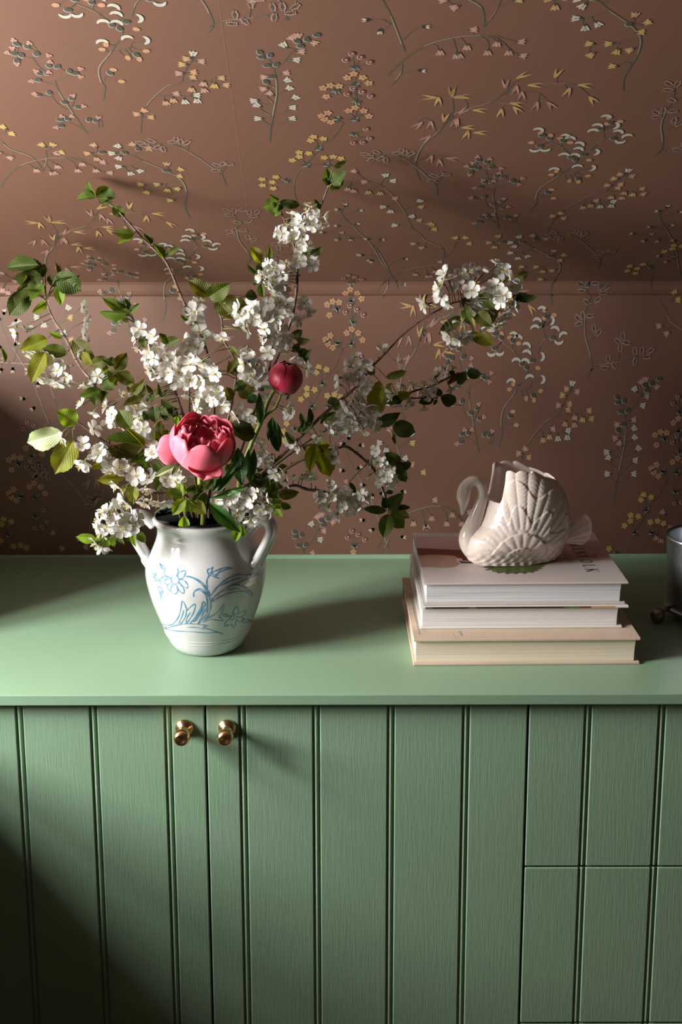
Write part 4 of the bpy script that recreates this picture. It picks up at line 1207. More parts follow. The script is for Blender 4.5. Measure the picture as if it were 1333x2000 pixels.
# leaves: enlargement tile, then (base x, base y, tip x, tip y, width, tilt, kind) read off the photo
t1, t2, t3, t4, t5, t6 = tile(0, 480), tile(180, 540), tile(360, 480), tile(480, 300), tile(0, 700), tile(150, 740)
t8, t9, t10, t11, t12, t13, t14, t15, t7 = tile(440, 640), tile(620, 640), tile(480, 820), tile(600, 830), tile(790, 480, 4.937), tile(740, 660, 6.06), tile(140, 900), tile(320, 900), tile(300, 760)
zA = tile(0, 300, 3.3325)
LV = [
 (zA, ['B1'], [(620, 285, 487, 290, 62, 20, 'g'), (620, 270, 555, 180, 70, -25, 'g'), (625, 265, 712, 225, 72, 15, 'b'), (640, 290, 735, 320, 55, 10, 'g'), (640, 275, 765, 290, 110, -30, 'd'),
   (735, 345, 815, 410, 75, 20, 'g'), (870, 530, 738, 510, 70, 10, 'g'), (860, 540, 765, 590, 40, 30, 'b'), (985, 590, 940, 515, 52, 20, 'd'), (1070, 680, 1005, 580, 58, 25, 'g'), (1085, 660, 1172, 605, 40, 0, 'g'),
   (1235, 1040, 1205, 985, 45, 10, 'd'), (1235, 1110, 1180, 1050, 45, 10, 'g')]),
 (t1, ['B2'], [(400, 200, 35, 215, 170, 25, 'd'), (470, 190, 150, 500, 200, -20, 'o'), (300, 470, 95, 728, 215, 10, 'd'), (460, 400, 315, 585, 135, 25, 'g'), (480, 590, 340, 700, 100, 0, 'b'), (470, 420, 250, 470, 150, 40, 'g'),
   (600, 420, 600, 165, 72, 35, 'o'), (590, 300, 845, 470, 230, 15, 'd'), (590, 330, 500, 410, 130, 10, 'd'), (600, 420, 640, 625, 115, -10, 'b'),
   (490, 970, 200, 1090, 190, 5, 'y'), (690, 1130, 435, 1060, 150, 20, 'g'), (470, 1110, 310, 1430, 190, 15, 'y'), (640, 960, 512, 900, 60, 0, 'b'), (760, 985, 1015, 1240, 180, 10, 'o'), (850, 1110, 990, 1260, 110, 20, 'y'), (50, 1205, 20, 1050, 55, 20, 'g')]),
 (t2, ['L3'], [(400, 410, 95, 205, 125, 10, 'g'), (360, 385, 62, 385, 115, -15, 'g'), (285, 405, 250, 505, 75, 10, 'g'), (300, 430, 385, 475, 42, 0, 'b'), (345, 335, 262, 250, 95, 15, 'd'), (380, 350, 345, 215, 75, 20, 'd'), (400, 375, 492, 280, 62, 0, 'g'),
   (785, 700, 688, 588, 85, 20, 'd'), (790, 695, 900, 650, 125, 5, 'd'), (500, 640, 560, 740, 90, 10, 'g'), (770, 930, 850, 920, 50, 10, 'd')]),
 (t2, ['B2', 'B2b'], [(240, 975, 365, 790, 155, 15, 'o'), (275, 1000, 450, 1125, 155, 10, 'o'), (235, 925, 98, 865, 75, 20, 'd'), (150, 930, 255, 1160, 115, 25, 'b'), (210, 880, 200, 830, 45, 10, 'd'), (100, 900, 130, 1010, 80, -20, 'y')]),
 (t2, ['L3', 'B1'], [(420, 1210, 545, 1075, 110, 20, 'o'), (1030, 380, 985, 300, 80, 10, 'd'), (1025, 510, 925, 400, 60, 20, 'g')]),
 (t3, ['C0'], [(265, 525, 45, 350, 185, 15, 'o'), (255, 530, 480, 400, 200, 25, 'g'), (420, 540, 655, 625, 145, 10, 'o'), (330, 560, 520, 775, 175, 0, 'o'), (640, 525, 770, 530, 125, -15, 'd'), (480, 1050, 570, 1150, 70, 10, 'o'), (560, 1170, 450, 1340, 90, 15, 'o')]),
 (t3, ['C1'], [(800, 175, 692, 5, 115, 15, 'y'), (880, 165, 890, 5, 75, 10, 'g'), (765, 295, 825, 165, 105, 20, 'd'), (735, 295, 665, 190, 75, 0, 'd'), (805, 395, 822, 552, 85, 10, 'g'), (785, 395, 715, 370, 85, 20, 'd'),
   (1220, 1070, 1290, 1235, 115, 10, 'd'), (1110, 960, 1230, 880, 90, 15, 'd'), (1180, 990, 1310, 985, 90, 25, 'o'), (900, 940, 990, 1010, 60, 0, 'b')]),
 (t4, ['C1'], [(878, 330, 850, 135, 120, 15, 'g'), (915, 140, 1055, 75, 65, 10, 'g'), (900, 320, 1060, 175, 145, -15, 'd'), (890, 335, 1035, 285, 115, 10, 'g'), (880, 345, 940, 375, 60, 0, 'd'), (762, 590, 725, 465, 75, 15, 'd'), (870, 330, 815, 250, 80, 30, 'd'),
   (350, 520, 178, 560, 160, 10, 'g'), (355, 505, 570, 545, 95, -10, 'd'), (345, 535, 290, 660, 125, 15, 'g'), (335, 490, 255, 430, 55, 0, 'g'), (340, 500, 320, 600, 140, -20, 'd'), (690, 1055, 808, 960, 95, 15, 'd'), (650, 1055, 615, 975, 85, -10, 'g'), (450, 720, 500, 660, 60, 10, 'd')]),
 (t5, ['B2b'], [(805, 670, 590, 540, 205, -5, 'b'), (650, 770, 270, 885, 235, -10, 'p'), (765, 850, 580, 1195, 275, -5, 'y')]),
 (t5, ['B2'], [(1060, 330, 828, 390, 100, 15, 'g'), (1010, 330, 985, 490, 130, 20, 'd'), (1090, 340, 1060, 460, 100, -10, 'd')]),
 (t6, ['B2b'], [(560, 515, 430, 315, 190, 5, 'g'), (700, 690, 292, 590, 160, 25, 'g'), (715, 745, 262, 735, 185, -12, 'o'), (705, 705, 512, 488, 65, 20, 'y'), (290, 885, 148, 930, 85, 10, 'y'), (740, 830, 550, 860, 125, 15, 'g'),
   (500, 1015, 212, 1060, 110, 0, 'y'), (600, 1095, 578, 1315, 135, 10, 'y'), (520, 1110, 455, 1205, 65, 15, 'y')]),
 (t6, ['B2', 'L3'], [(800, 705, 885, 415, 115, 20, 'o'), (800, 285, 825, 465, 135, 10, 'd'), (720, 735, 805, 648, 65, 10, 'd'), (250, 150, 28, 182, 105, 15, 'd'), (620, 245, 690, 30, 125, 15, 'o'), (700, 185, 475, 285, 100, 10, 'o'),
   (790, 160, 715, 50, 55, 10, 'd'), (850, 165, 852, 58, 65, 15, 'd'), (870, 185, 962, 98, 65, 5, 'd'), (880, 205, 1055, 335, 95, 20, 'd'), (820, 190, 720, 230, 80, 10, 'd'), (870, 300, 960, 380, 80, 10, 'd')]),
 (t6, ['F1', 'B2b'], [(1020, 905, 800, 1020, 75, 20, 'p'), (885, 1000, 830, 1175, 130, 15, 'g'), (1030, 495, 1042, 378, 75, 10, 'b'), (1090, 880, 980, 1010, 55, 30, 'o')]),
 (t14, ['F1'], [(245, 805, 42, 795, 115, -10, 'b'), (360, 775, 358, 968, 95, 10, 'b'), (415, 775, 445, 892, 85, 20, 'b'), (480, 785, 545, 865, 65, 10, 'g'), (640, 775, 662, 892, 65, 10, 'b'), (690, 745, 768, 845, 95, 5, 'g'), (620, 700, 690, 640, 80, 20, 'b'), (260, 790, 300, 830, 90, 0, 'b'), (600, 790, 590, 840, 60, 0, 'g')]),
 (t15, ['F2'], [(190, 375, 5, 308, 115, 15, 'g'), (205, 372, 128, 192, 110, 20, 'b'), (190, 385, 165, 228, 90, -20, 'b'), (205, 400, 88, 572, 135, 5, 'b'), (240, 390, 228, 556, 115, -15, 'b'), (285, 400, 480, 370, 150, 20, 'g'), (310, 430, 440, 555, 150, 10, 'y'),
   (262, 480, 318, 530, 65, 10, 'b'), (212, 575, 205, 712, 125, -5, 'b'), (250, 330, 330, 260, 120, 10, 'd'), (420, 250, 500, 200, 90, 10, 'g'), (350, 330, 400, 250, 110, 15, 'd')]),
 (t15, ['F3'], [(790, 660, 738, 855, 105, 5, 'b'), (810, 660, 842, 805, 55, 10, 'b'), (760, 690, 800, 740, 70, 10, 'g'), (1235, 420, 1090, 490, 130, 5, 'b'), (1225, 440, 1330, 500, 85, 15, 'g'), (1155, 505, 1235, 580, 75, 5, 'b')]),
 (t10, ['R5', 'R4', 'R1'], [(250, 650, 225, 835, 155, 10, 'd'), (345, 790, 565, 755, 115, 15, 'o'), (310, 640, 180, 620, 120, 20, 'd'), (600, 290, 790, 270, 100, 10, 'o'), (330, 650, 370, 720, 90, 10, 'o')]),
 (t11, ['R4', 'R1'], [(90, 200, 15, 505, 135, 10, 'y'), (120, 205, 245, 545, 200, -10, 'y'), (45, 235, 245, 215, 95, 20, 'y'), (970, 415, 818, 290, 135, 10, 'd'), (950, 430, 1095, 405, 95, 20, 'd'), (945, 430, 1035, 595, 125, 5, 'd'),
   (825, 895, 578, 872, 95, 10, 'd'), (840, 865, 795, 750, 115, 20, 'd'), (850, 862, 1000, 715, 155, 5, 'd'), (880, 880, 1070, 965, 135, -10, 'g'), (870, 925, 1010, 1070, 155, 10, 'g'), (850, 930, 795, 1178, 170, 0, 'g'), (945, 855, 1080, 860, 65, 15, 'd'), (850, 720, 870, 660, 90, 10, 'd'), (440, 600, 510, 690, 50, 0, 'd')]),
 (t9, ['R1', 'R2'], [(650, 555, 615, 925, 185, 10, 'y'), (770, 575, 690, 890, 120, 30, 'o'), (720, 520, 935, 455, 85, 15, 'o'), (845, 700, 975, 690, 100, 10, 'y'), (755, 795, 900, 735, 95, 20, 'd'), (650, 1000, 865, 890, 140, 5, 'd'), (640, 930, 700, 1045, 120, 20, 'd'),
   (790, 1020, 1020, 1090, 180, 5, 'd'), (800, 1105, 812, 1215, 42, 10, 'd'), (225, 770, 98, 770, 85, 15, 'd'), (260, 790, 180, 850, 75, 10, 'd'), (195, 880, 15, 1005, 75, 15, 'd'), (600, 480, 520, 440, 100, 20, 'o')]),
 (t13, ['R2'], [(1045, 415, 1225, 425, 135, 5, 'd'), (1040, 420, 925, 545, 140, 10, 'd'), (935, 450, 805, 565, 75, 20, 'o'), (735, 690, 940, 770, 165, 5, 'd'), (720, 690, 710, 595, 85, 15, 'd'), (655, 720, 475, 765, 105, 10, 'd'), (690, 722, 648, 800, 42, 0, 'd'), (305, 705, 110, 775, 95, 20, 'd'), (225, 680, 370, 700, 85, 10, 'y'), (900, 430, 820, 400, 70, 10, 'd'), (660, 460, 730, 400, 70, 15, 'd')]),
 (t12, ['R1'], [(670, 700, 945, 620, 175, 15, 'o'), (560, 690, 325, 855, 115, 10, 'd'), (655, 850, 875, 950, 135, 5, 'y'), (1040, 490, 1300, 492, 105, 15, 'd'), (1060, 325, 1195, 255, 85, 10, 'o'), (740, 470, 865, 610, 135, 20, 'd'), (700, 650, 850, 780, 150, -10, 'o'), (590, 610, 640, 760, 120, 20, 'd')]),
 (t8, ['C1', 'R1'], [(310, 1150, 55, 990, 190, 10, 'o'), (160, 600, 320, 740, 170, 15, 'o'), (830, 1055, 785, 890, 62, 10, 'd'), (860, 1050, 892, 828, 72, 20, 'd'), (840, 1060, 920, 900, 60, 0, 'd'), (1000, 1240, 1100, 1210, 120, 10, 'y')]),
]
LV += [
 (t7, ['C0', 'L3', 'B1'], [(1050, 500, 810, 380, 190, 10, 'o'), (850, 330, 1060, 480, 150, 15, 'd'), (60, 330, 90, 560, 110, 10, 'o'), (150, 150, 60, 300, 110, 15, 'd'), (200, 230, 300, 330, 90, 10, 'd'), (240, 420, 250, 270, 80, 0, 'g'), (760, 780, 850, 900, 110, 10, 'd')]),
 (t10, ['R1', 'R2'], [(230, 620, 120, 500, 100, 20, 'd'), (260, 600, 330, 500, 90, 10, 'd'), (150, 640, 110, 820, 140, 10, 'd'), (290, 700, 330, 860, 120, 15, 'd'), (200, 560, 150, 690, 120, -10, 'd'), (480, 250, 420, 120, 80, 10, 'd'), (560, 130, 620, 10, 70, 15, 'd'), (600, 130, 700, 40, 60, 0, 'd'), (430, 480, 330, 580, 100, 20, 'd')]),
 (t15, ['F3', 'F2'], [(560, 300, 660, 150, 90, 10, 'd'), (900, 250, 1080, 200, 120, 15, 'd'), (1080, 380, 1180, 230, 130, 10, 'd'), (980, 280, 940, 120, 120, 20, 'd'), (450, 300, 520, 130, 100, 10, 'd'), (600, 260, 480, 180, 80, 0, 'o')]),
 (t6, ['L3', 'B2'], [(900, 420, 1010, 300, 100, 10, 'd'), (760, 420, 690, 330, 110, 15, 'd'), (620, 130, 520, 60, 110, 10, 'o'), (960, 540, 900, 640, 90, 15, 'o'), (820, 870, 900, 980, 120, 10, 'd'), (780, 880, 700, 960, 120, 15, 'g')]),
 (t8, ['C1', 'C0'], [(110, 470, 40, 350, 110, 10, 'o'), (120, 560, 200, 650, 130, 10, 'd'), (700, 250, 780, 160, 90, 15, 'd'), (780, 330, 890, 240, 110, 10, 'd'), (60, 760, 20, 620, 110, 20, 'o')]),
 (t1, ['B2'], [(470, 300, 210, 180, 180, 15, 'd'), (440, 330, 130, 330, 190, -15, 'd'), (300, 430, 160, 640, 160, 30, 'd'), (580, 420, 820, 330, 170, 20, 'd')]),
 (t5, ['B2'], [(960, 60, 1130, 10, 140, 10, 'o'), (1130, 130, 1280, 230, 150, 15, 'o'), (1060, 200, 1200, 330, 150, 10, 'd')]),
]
rl = random.Random(11)
FRONT = {'F1': 0.0, 'F2': 0.0, 'F3': 0.0}
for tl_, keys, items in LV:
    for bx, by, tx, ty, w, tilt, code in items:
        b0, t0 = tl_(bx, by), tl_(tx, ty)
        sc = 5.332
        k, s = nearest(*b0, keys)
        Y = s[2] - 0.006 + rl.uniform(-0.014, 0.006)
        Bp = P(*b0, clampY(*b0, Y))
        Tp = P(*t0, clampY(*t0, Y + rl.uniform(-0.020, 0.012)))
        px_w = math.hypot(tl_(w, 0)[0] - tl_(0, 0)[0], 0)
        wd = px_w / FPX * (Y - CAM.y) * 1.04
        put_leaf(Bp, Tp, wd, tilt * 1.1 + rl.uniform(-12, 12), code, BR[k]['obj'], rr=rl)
        q = s[3]
        if (q - Bp).length < 0.06:
            mid = (q + Bp) / 2 + Vector((0, 0, 0.002))
            BR[k]['stalks'].tube([q, mid, Bp], [0.0009, 0.0007, 0.0006], 4)

# blossoms: (x, y) or (x, y, 'f') full face or (x, y, angle) seen from the side, facing that way in the picture
F = 'f'
BS = [
 (t1, ['B2'], 15, [(165, 915, 180), (165, 835, 120), (280, 880, 60), (300, 1130, 230), (340, 1110, 250), (490, 1195, F), (880, 930, 20), (870, 640, 0), (830, 1150, 10), (600, 1250), (900, 790, 0)]),
 (t5, ['B2'], 15, [(430, 210, 260), (520, 235, 270), (590, 265, 260), (690, 190), (730, 250, 270), (660, 260, 250), (600, 130), (880, 270, 270), (940, 250, 300), (1010, 185, F), (850, 470, 150), (980, 560, 240), (1130, 520, 200), (1170, 650, 230), (1110, 500, 160), (1160, 580)]),
 (t5, ['B2b'], 18, [(650, 840, 200), (865, 890, F), (975, 735, 40), (890, 1080, 240), (1000, 1020, 270), (840, 1120, 230), (1060, 960), (1120, 1060), (1140, 1150, 250), (1210, 1120), (1270, 1170, 280), (1190, 1290, 200), (1060, 1000)]),
 (t6, ['B2', 'L3'], 16, [(480, 170, 70), (690, 230, 30), (640, 320), (640, 390, 270), (690, 520, F), (750, 540), (650, 490), (350, 300, 200), (330, 440, 240), (590, 290), (370, 400)]),
 (t6, ['B2b', 'F1'], 19, [(620, 1012, F), (750, 1030), (420, 1110, 220), (720, 1140, 270), (480, 1250, 170), (780, 1270, 260), (850, 1290, 270), (920, 1290, 280), (700, 1290, 250), (540, 1310, 230), (340, 900), (330, 970, 240), (440, 930), (240, 770), (90, 860, 250), (1000, 1010), (1050, 1050), (960, 1060), (1130, 1080), (790, 720), (800, 790)]),
 (t14, ['F1'], 18, [(470, 495, 80), (550, 520, 30), (290, 620, 180), (370, 690, F), (460, 650), (530, 720), (350, 520, 110), (570, 600), (290, 880, 260), (330, 900, 270), (330, 580, 150), (280, 700, 190), (420, 590), (470, 740, 300), (400, 560), (600, 640), (310, 750, 220), (640, 690), (690, 600, 20), (250, 850, 220)]),
 (t2, ['L3'], 15, [(490, 550, F), (450, 650, 190), (480, 750, 240), (690, 750, F), (640, 850), (755, 815), (600, 790, 170), (570, 880, 190), (620, 965, 220), (650, 920), (745, 935), (820, 870), (680, 1030), (725, 1060, 270), (600, 990, 200), (790, 1000), (860, 820, 20), (590, 640), (650, 630), (570, 830, 180), (800, 1040), (700, 970)]),
 (t2, ['L3', 'C0'], 17, [(940, 900), (900, 1000), (875, 1090), (965, 1110, F), (1020, 1080), (980, 1010), (930, 1050), (1150, 890, 230), (1050, 900), (1000, 880), (1220, 1130, F), (1280, 1020), (1180, 1060), (1130, 1100), (1250, 1200), (1150, 1300), (1200, 1320), (1290, 1180)]),
 (t3, ['C0', 'B1'], 20, [(170, 590, 60), (150, 720), (110, 790, 130), (160, 900), (230, 960, 300), (60, 1040), (140, 1070), (400, 950, 270), (110, 690), (50, 1000, 180)]),
 (t3, ['C0'], 18, [(560, 660, 160), (600, 740), (660, 1060, 260), (590, 830, 100), (640, 860, 20), (190, 1220, 260), (60, 1240), (300, 1310), (620, 1230, 200), (680, 1180), (760, 1230), (700, 1300), (790, 1300), (650, 1310), (230, 1280), (740, 1270)]),
 (t3, ['C1'], 15, [(680, 690), (740, 630), (740, 760), (830, 700, F), (870, 600, F), (880, 760), (1000, 590, F), (1070, 610), (990, 715, F), (1020, 780), (1120, 770, 330), (1190, 780, 340), (930, 240, F), (880, 200), (1000, 280), (940, 330, F), (1030, 350), (850, 300, 200), (800, 320, 180), (1060, 190, 50), (1105, 245, 20),
   (900, 420, 200), (980, 450), (940, 490, 250), (1040, 400, 330), (1030, 480), (1200, 165, F), (950, 880), (1010, 870), (860, 940, 190), (820, 970, 200), (950, 960, F), (970, 1040), (1060, 960), (1080, 1010, 330), (1040, 1050), (870, 1110, F), (830, 870), (790, 700), (930, 620), (700, 620), (640, 720), (900, 650), (960, 820), (1060, 680), (1250, 600), (1290, 690, 300), (890, 290), (980, 380), (1070, 330, 10), (920, 370)]),
 (t4, ['C1'], 14, [(670, 550, 90), (725, 645, F), (640, 690), (610, 760, 250), (700, 750), (755, 720), (800, 745, 300), (825, 660, 0), (385, 835, F), (410, 890, 260), (335, 820, 170), (490, 640, 80), (430, 760, 90), (540, 720), (525, 830), (600, 870), (600, 940), (660, 960, 20), (560, 1120, F), (700, 1170, F), (730, 1120), (590, 1010), (560, 700), (640, 600, 120), (480, 860)]),
 (t8, ['C1', 'C0'], 17, [(180, 860, F), (260, 900), (110, 930, 220), (350, 660, 260), (260, 500), (330, 470), (390, 480), (300, 550, 230), (380, 560), (240, 330, 100), (200, 400, 200), (400, 700, 270), (300, 990, 250), (840, 420, 0), (880, 430, 10), (760, 300, 270), (640, 840, 330), (680, 900)]),
 (t7, ['C0', 'L3'], 16, [(540, 130), (450, 200, 200), (620, 110), (700, 130), (600, 30), (730, 180), (480, 130, 160), (330, 60, 260), (660, 40), (520, 60)]),
 (t9, ['R1'], 15, [(690, 240, 90), (850, 360, 20), (410, 310), (320, 400, 170), (430, 440), (500, 400), (310, 530), (230, 520, 190), (440, 540), (520, 620), (360, 760, 160), (430, 800, 260), (530, 820, 300), (290, 810, 200), (210, 950, F), (320, 930), (400, 920), (450, 970, F), (350, 1020), (260, 1060), (540, 980), (480, 1075, 260), (590, 1020, 340), (350, 1090, 270), (170, 1095), (120, 1020, 60), (470, 720), (560, 900), (260, 900), (230, 600, 200), (470, 620)]),
 (t9, ['R2'], 13, [(880, 610, 240), (960, 760, 250), (820, 800, 270), (1000, 600, 60), (920, 830, 250), (980, 800, 300), (770, 690, 200)]),
 (t13, ['R2'], 12, [(785, 355, 90), (700, 410, 120), (765, 440), (655, 490, 230), (545, 560, 60), (410, 560, 80), (550, 650), (850, 590, 300), (540, 825, 270), (600, 690), (880, 360, 60), (660, 640)]),
 (t12, ['R1'], 17, [(190, 560, 200), (390, 270, 130), (370, 370, 160), (360, 490), (540, 290), (650, 430, F), (630, 250), (710, 240, 90), (890, 170, 80), (950, 230), (820, 420), (890, 380), (950, 480, F), (1030, 320, 30), (1040, 400), (1020, 600, 330), (970, 660, 300), (790, 630, 260), (560, 740, 90), (420, 870, 220), (550, 890), (660, 820, 280), (910, 760, 300), (820, 780, 270), (430, 330, 120), (330, 420, 190), (400, 540, 240), (930, 540), (870, 470), (990, 540, 340), (480, 900, 240), (610, 880, 280), (690, 590), (500, 420), (1060, 560, 10), (770, 250, 60)]),
 (t11, ['R4'], 12, [(690, 340), (740, 390, F), (660, 400, 190), (800, 390), (820, 475, F), (885, 460), (770, 540), (840, 545, F), (890, 570), (760, 600), (870, 635, 270), (720, 270), (650, 520, 180), (920, 560, 330)]),
 (t11, ['R5'], 14, [(250, 640), (150, 750, F), (310, 720), (170, 820), (220, 860, 250), (365, 850, F), (310, 935, 240), (420, 920, 280), (430, 770), (520, 790, F), (570, 730), (600, 770, 20), (560, 860, 300), (490, 870), (400, 690), (110, 750, 170), (640, 760, 10), (460, 830), (260, 770), (340, 770)]),
 (t11, ['R4', 'R1'], 14, [(120, 130), (250, 90, 30), (220, 20, 80), (40, 530, 260), (300, 330), (290, 240, 10)]),
 (t10, ['R4', 'R1', 'R5'], 15, [(410, 560, 220), (500, 590, 260), (590, 590, 270), (690, 590, 290), (540, 280, 200), (150, 240), (180, 340), (260, 370, 230), (470, 230), (640, 560, 270), (100, 420), (400, 640, 220), (220, 450), (300, 560)]),
 (t15, ['F3'], 14, [(690, 400, F), (760, 370), (850, 340), (960, 330), (1000, 300), (640, 430), (740, 480), (800, 440, F), (850, 510), (920, 440), (990, 420, 60), (770, 550), (860, 590, 260), (930, 540), (1000, 520), (1080, 510), (1010, 570, 280), (700, 620, 230), (560, 420), (760, 620), (900, 620, 260), (1070, 400, 20), (660, 520, 200), (900, 370), (1120, 540, 330)]),
]
rb = random.Random(23)
n_bl = 0
for tl_, keys, size, items in BS:
    for it in items:
        x, y = tl_(it[0], it[1])
        k, s = nearest(x, y, keys)
        mode = it[2] if len(it) > 2 else None
        Y = s[2] + rb.uniform(-0.034, 0.002) - (0.012 if mode == 'f' else 0)
        c = P(x, y, clampY(x, y, Y))
        v = CAMDIR(c)
        if mode == 'f':
            fc = v + RGT * rb.uniform(-0.25, 0.15) + UPV * rb.uniform(-0.1, 0.25)
        elif mode is None:
            fc = v * rb.uniform(0.6, 1.1) + RGT * rb.uniform(-0.8, 0.6) + UPV * rb.uniform(-0.6, 0.7)
        else:
            a = math.radians(mode + rb.uniform(-12, 12))
            fc = v * rb.uniform(0.15, 0.5) + RGT * math.cos(a) + UPV * math.sin(a)
        sz = size / FPX * (Y - CAM.y) * rb.uniform(0.98, 1.22)
        fc = fc.normalized()
        put_blossom(c, fc, sz, BR[k]['obj'], rb)
        n_bl += 1
        q = s[3]
        back = c - fc * sz * 0.3
        if (q - back).length > 0.10:
            q = back + (q - back).normalized() * 0.03
        mid = (q + back) / 2 - fc * 0.003 + Vector((0, 0, 0.002))
        BR[k]['stalks'].tube([q, mid, back], [0.0007, 0.0006, 0.0009], 4)
for k, br in BR.items():
    if br['stalks'].v:
        br['stalks'].build('flower_stalks', 'stalk', br['obj'], True)['kind'] = 'stuff'

# ---------------------------------------------------------------- peonies
def petal_patch(C, ax, th0, r, a0, a1, half, parent, m, name='petal', ruff=0.03, lip=0.0, seed=0, squash=1.0, notch=0.0, off=(0, 0, 0), nl=12, nw=12):
    """spoon shaped petal: a patch of a cup about axis ax; a0..a1 polar angle from the back pole"""
    z = ax.normalized()
    ref = UPV
    x = (ref - z * ref.dot(z)).normalized()
    y = z.cross(x)
    rr = random.Random(seed)
    ph1, ph2 = rr.uniform(0, 6), rr.uniform(0, 6)
    vs, uvs, fs = [], [], []
    for i in range(nl + 1):
        t = i / nl
        wprof = math.sin(math.pi * (0.12 + 0.72 * t)) ** 0.6
        for j in range(nw + 1):
            s = j / nw * 2 - 1
            edge = 1.0 - 0.16 * (abs(s) ** 2.2) - notch * math.exp(-(s / 0.25) ** 2)
            al = a0 + (a1 - a0) * t * edge
            rad = r * (1 + ruff * math.sin(4 * s + ph1) * t * t + ruff * 0.7 * math.sin(7 * t + 3 * s + ph2) * t) + lip * max(0, t - 0.72) ** 1.5
            az = th0 + s * half * wprof / max(math.sin(max(al, 0.45)), 0.62)
            p = x * (math.cos(az) * math.sin(al)) + y * (math.sin(az) * math.sin(al)) - z * (math.cos(al) * squash)
            vs.append(C + Vector(off) + p * rad)
            uvs.append((t, j / nw))
    for i in range(nl):
        for j in range(nw):
            a = i * (nw + 1) + j
            fs.append((a, a + 1, a + nw + 2, a + nw + 1))
    o = add_mesh(name, vs, fs, m, parent, True, uvs=uvs)
    md = o.modifiers.new('thick', 'SOLIDIFY'); md.thickness = 0.0006
    return o
R_ = math.radians
PC = P(397, 862, 0.085)
peony = thing('peony', 'open pink peony leaning over the front of the vase', 'flower', (VX - 0.012, VY - 0.03, T + 0.09), 'peonies in the vase')
ax = (CAMDIR(PC) * 0.56 + UPV * 0.82 + RGT * 0.08).normalized()
# outer cup: azimuth 0 = towards the top of the picture; positive = towards the left
rO = 0.0485
for i, (th, a1, half, r, lip, nt_) in enumerate([(172, 122, 0.66, 1.03, 0.0, 0.0), (122, 124, 0.62, 1.00, 0.0, 0.05), (78, 118, 0.66, 1.01, 0.0, 0.0), (20, 122, 0.66, 1.02, 0.0, 0.0), (-42, 118, 0.70, 1.03, 0.006, 0.06), (-92, 114, 0.60, 1.00, 0.0, 0.0), (-135, 124, 0.66, 0.985, 0.0, 0.0)]):
    petal_patch(PC, ax, R_(th), rO * r, R_(12), R_(a1), half, peony, 'petal_pink', seed=i + 1, ruff=0.025, lip=lip, notch=nt_, squash=0.92)
for i, (th, a1, half, r) in enumerate([(150, 112, 0.55, 0.86), (205, 108, 0.55, 0.88), (95, 124, 0.6, 0.85), (35, 128, 0.6, 0.86), (-20, 126, 0.6, 0.84), (-75, 122, 0.6, 0.85), (-130, 112, 0.55, 0.86)]):
    petal_patch(PC, ax, R_(th), rO * r, R_(20), R_(a1), half, peony, 'petal_pink', seed=i + 11, ruff=0.05, notch=0.06, squash=0.95)
for i in range(8):
    petal_patch(PC, ax, R_(i * 45 + 20), rO * (0.66 + 0.04 * (i % 3)), R_(30), R_(118 + 9 * (i % 3)), 0.5, peony, 'petal_pink', seed=i + 31, ruff=0.09, notch=0.10, off=tuple(ax * 0.002))
for i in range(7):
    petal_patch(PC, ax, R_(i * 51), rO * (0.44 + 0.05 * (i % 2)), R_(40), R_(125 + 10 * (i % 2)), 0.6, peony, 'petal_pink', seed=i + 51, ruff=0.12, notch=0.12, off=tuple(ax * 0.004))
# loose guard petals: one hanging at the left, one under the flower
def spoon(Bp, Tp, width, cup, tilt, parent, m, seed, curl=0.0):
    """broad rounded petal from base to tip, hollowed towards the viewer"""
    axv = Tp - Bp
    Ln = axv.length
    x = axv.normalized()
    v = CAMDIR(Bp)
    n = (v - x * v.dot(x)).normalized()
    n = Matrix.Rotation(math.radians(tilt), 3, x) @ n
    y = n.cross(x)
    vs, uvs, fs = [], [], []
    nl = nw = 14
    for i in range(nl + 1):
        t = i / nl
        w = 0.5 * width * (0.30 + 0.70 * math.sin(math.pi * (0.08 + 0.62 * t))) * (max(0.0, 1 - t ** 7) ** 0.45 * 0.85 + 0.15)
        for j in range(nw + 1):
            q = j / nw * 2 - 1
            tt = t - 0.10 * t * q * q
            z = cup * ((q * q) * 0.9 + (2 * t - 1) ** 2 * 0.55) + curl * max(0, t - 0.7) ** 2 * 8 + 0.02 * cup * math.sin(6 * q + seed)
            vs.append(Bp + x * (tt * Ln) + y * (q * w) + n * z)
            uvs.append((t, j / nw))
    for i in range(nl):
        for j in range(nw):
            k = i * (nw + 1) + j
            fs.append((k, k + nw + 1, k + nw + 2, k + 1))
    o = add_mesh('petal', vs, fs, m, parent, True, uvs=uvs)
    md = o.modifiers.new('thick', 'SOLIDIFY'); md.thickness = 0.0006
    return o
spoon(P(362, 878, 0.082), P(304, 882, 0.074), 0.047, -0.010, -8, peony, 'petal_pink', 1)
spoon(P(405, 898, 0.072), P(396, 943, 0.046), 0.052, 0.010, 0, peony, 'petal_pink', 2, 0.004)
b = MB()
stp = [(VX - 0.012, VY - 0.03, T + 0.09)] + [tuple(P(x, y, Y)) for x, y, Y in ((397, 1012, .135), (394, 985, .120), (391, 950, .105), (392, 915, .098), (395, 885, .095))]
b.tube([Vector(p) for p in curve(stp, 5)], 0.0040, 10)
b.build('stem', 'peony_stem', peony, True)
pb = thing('peony', 'closed crimson peony bud on a curved green stem right of the open peony', 'flower', (VX + 0.02, VY, T + 0.09), 'peonies in the vase')
QC = P(558, 738, 0.185)
axb = (UPV * 0.90 + RGT * 0.20 + CAMDIR(QC) * 0.30).normalized()
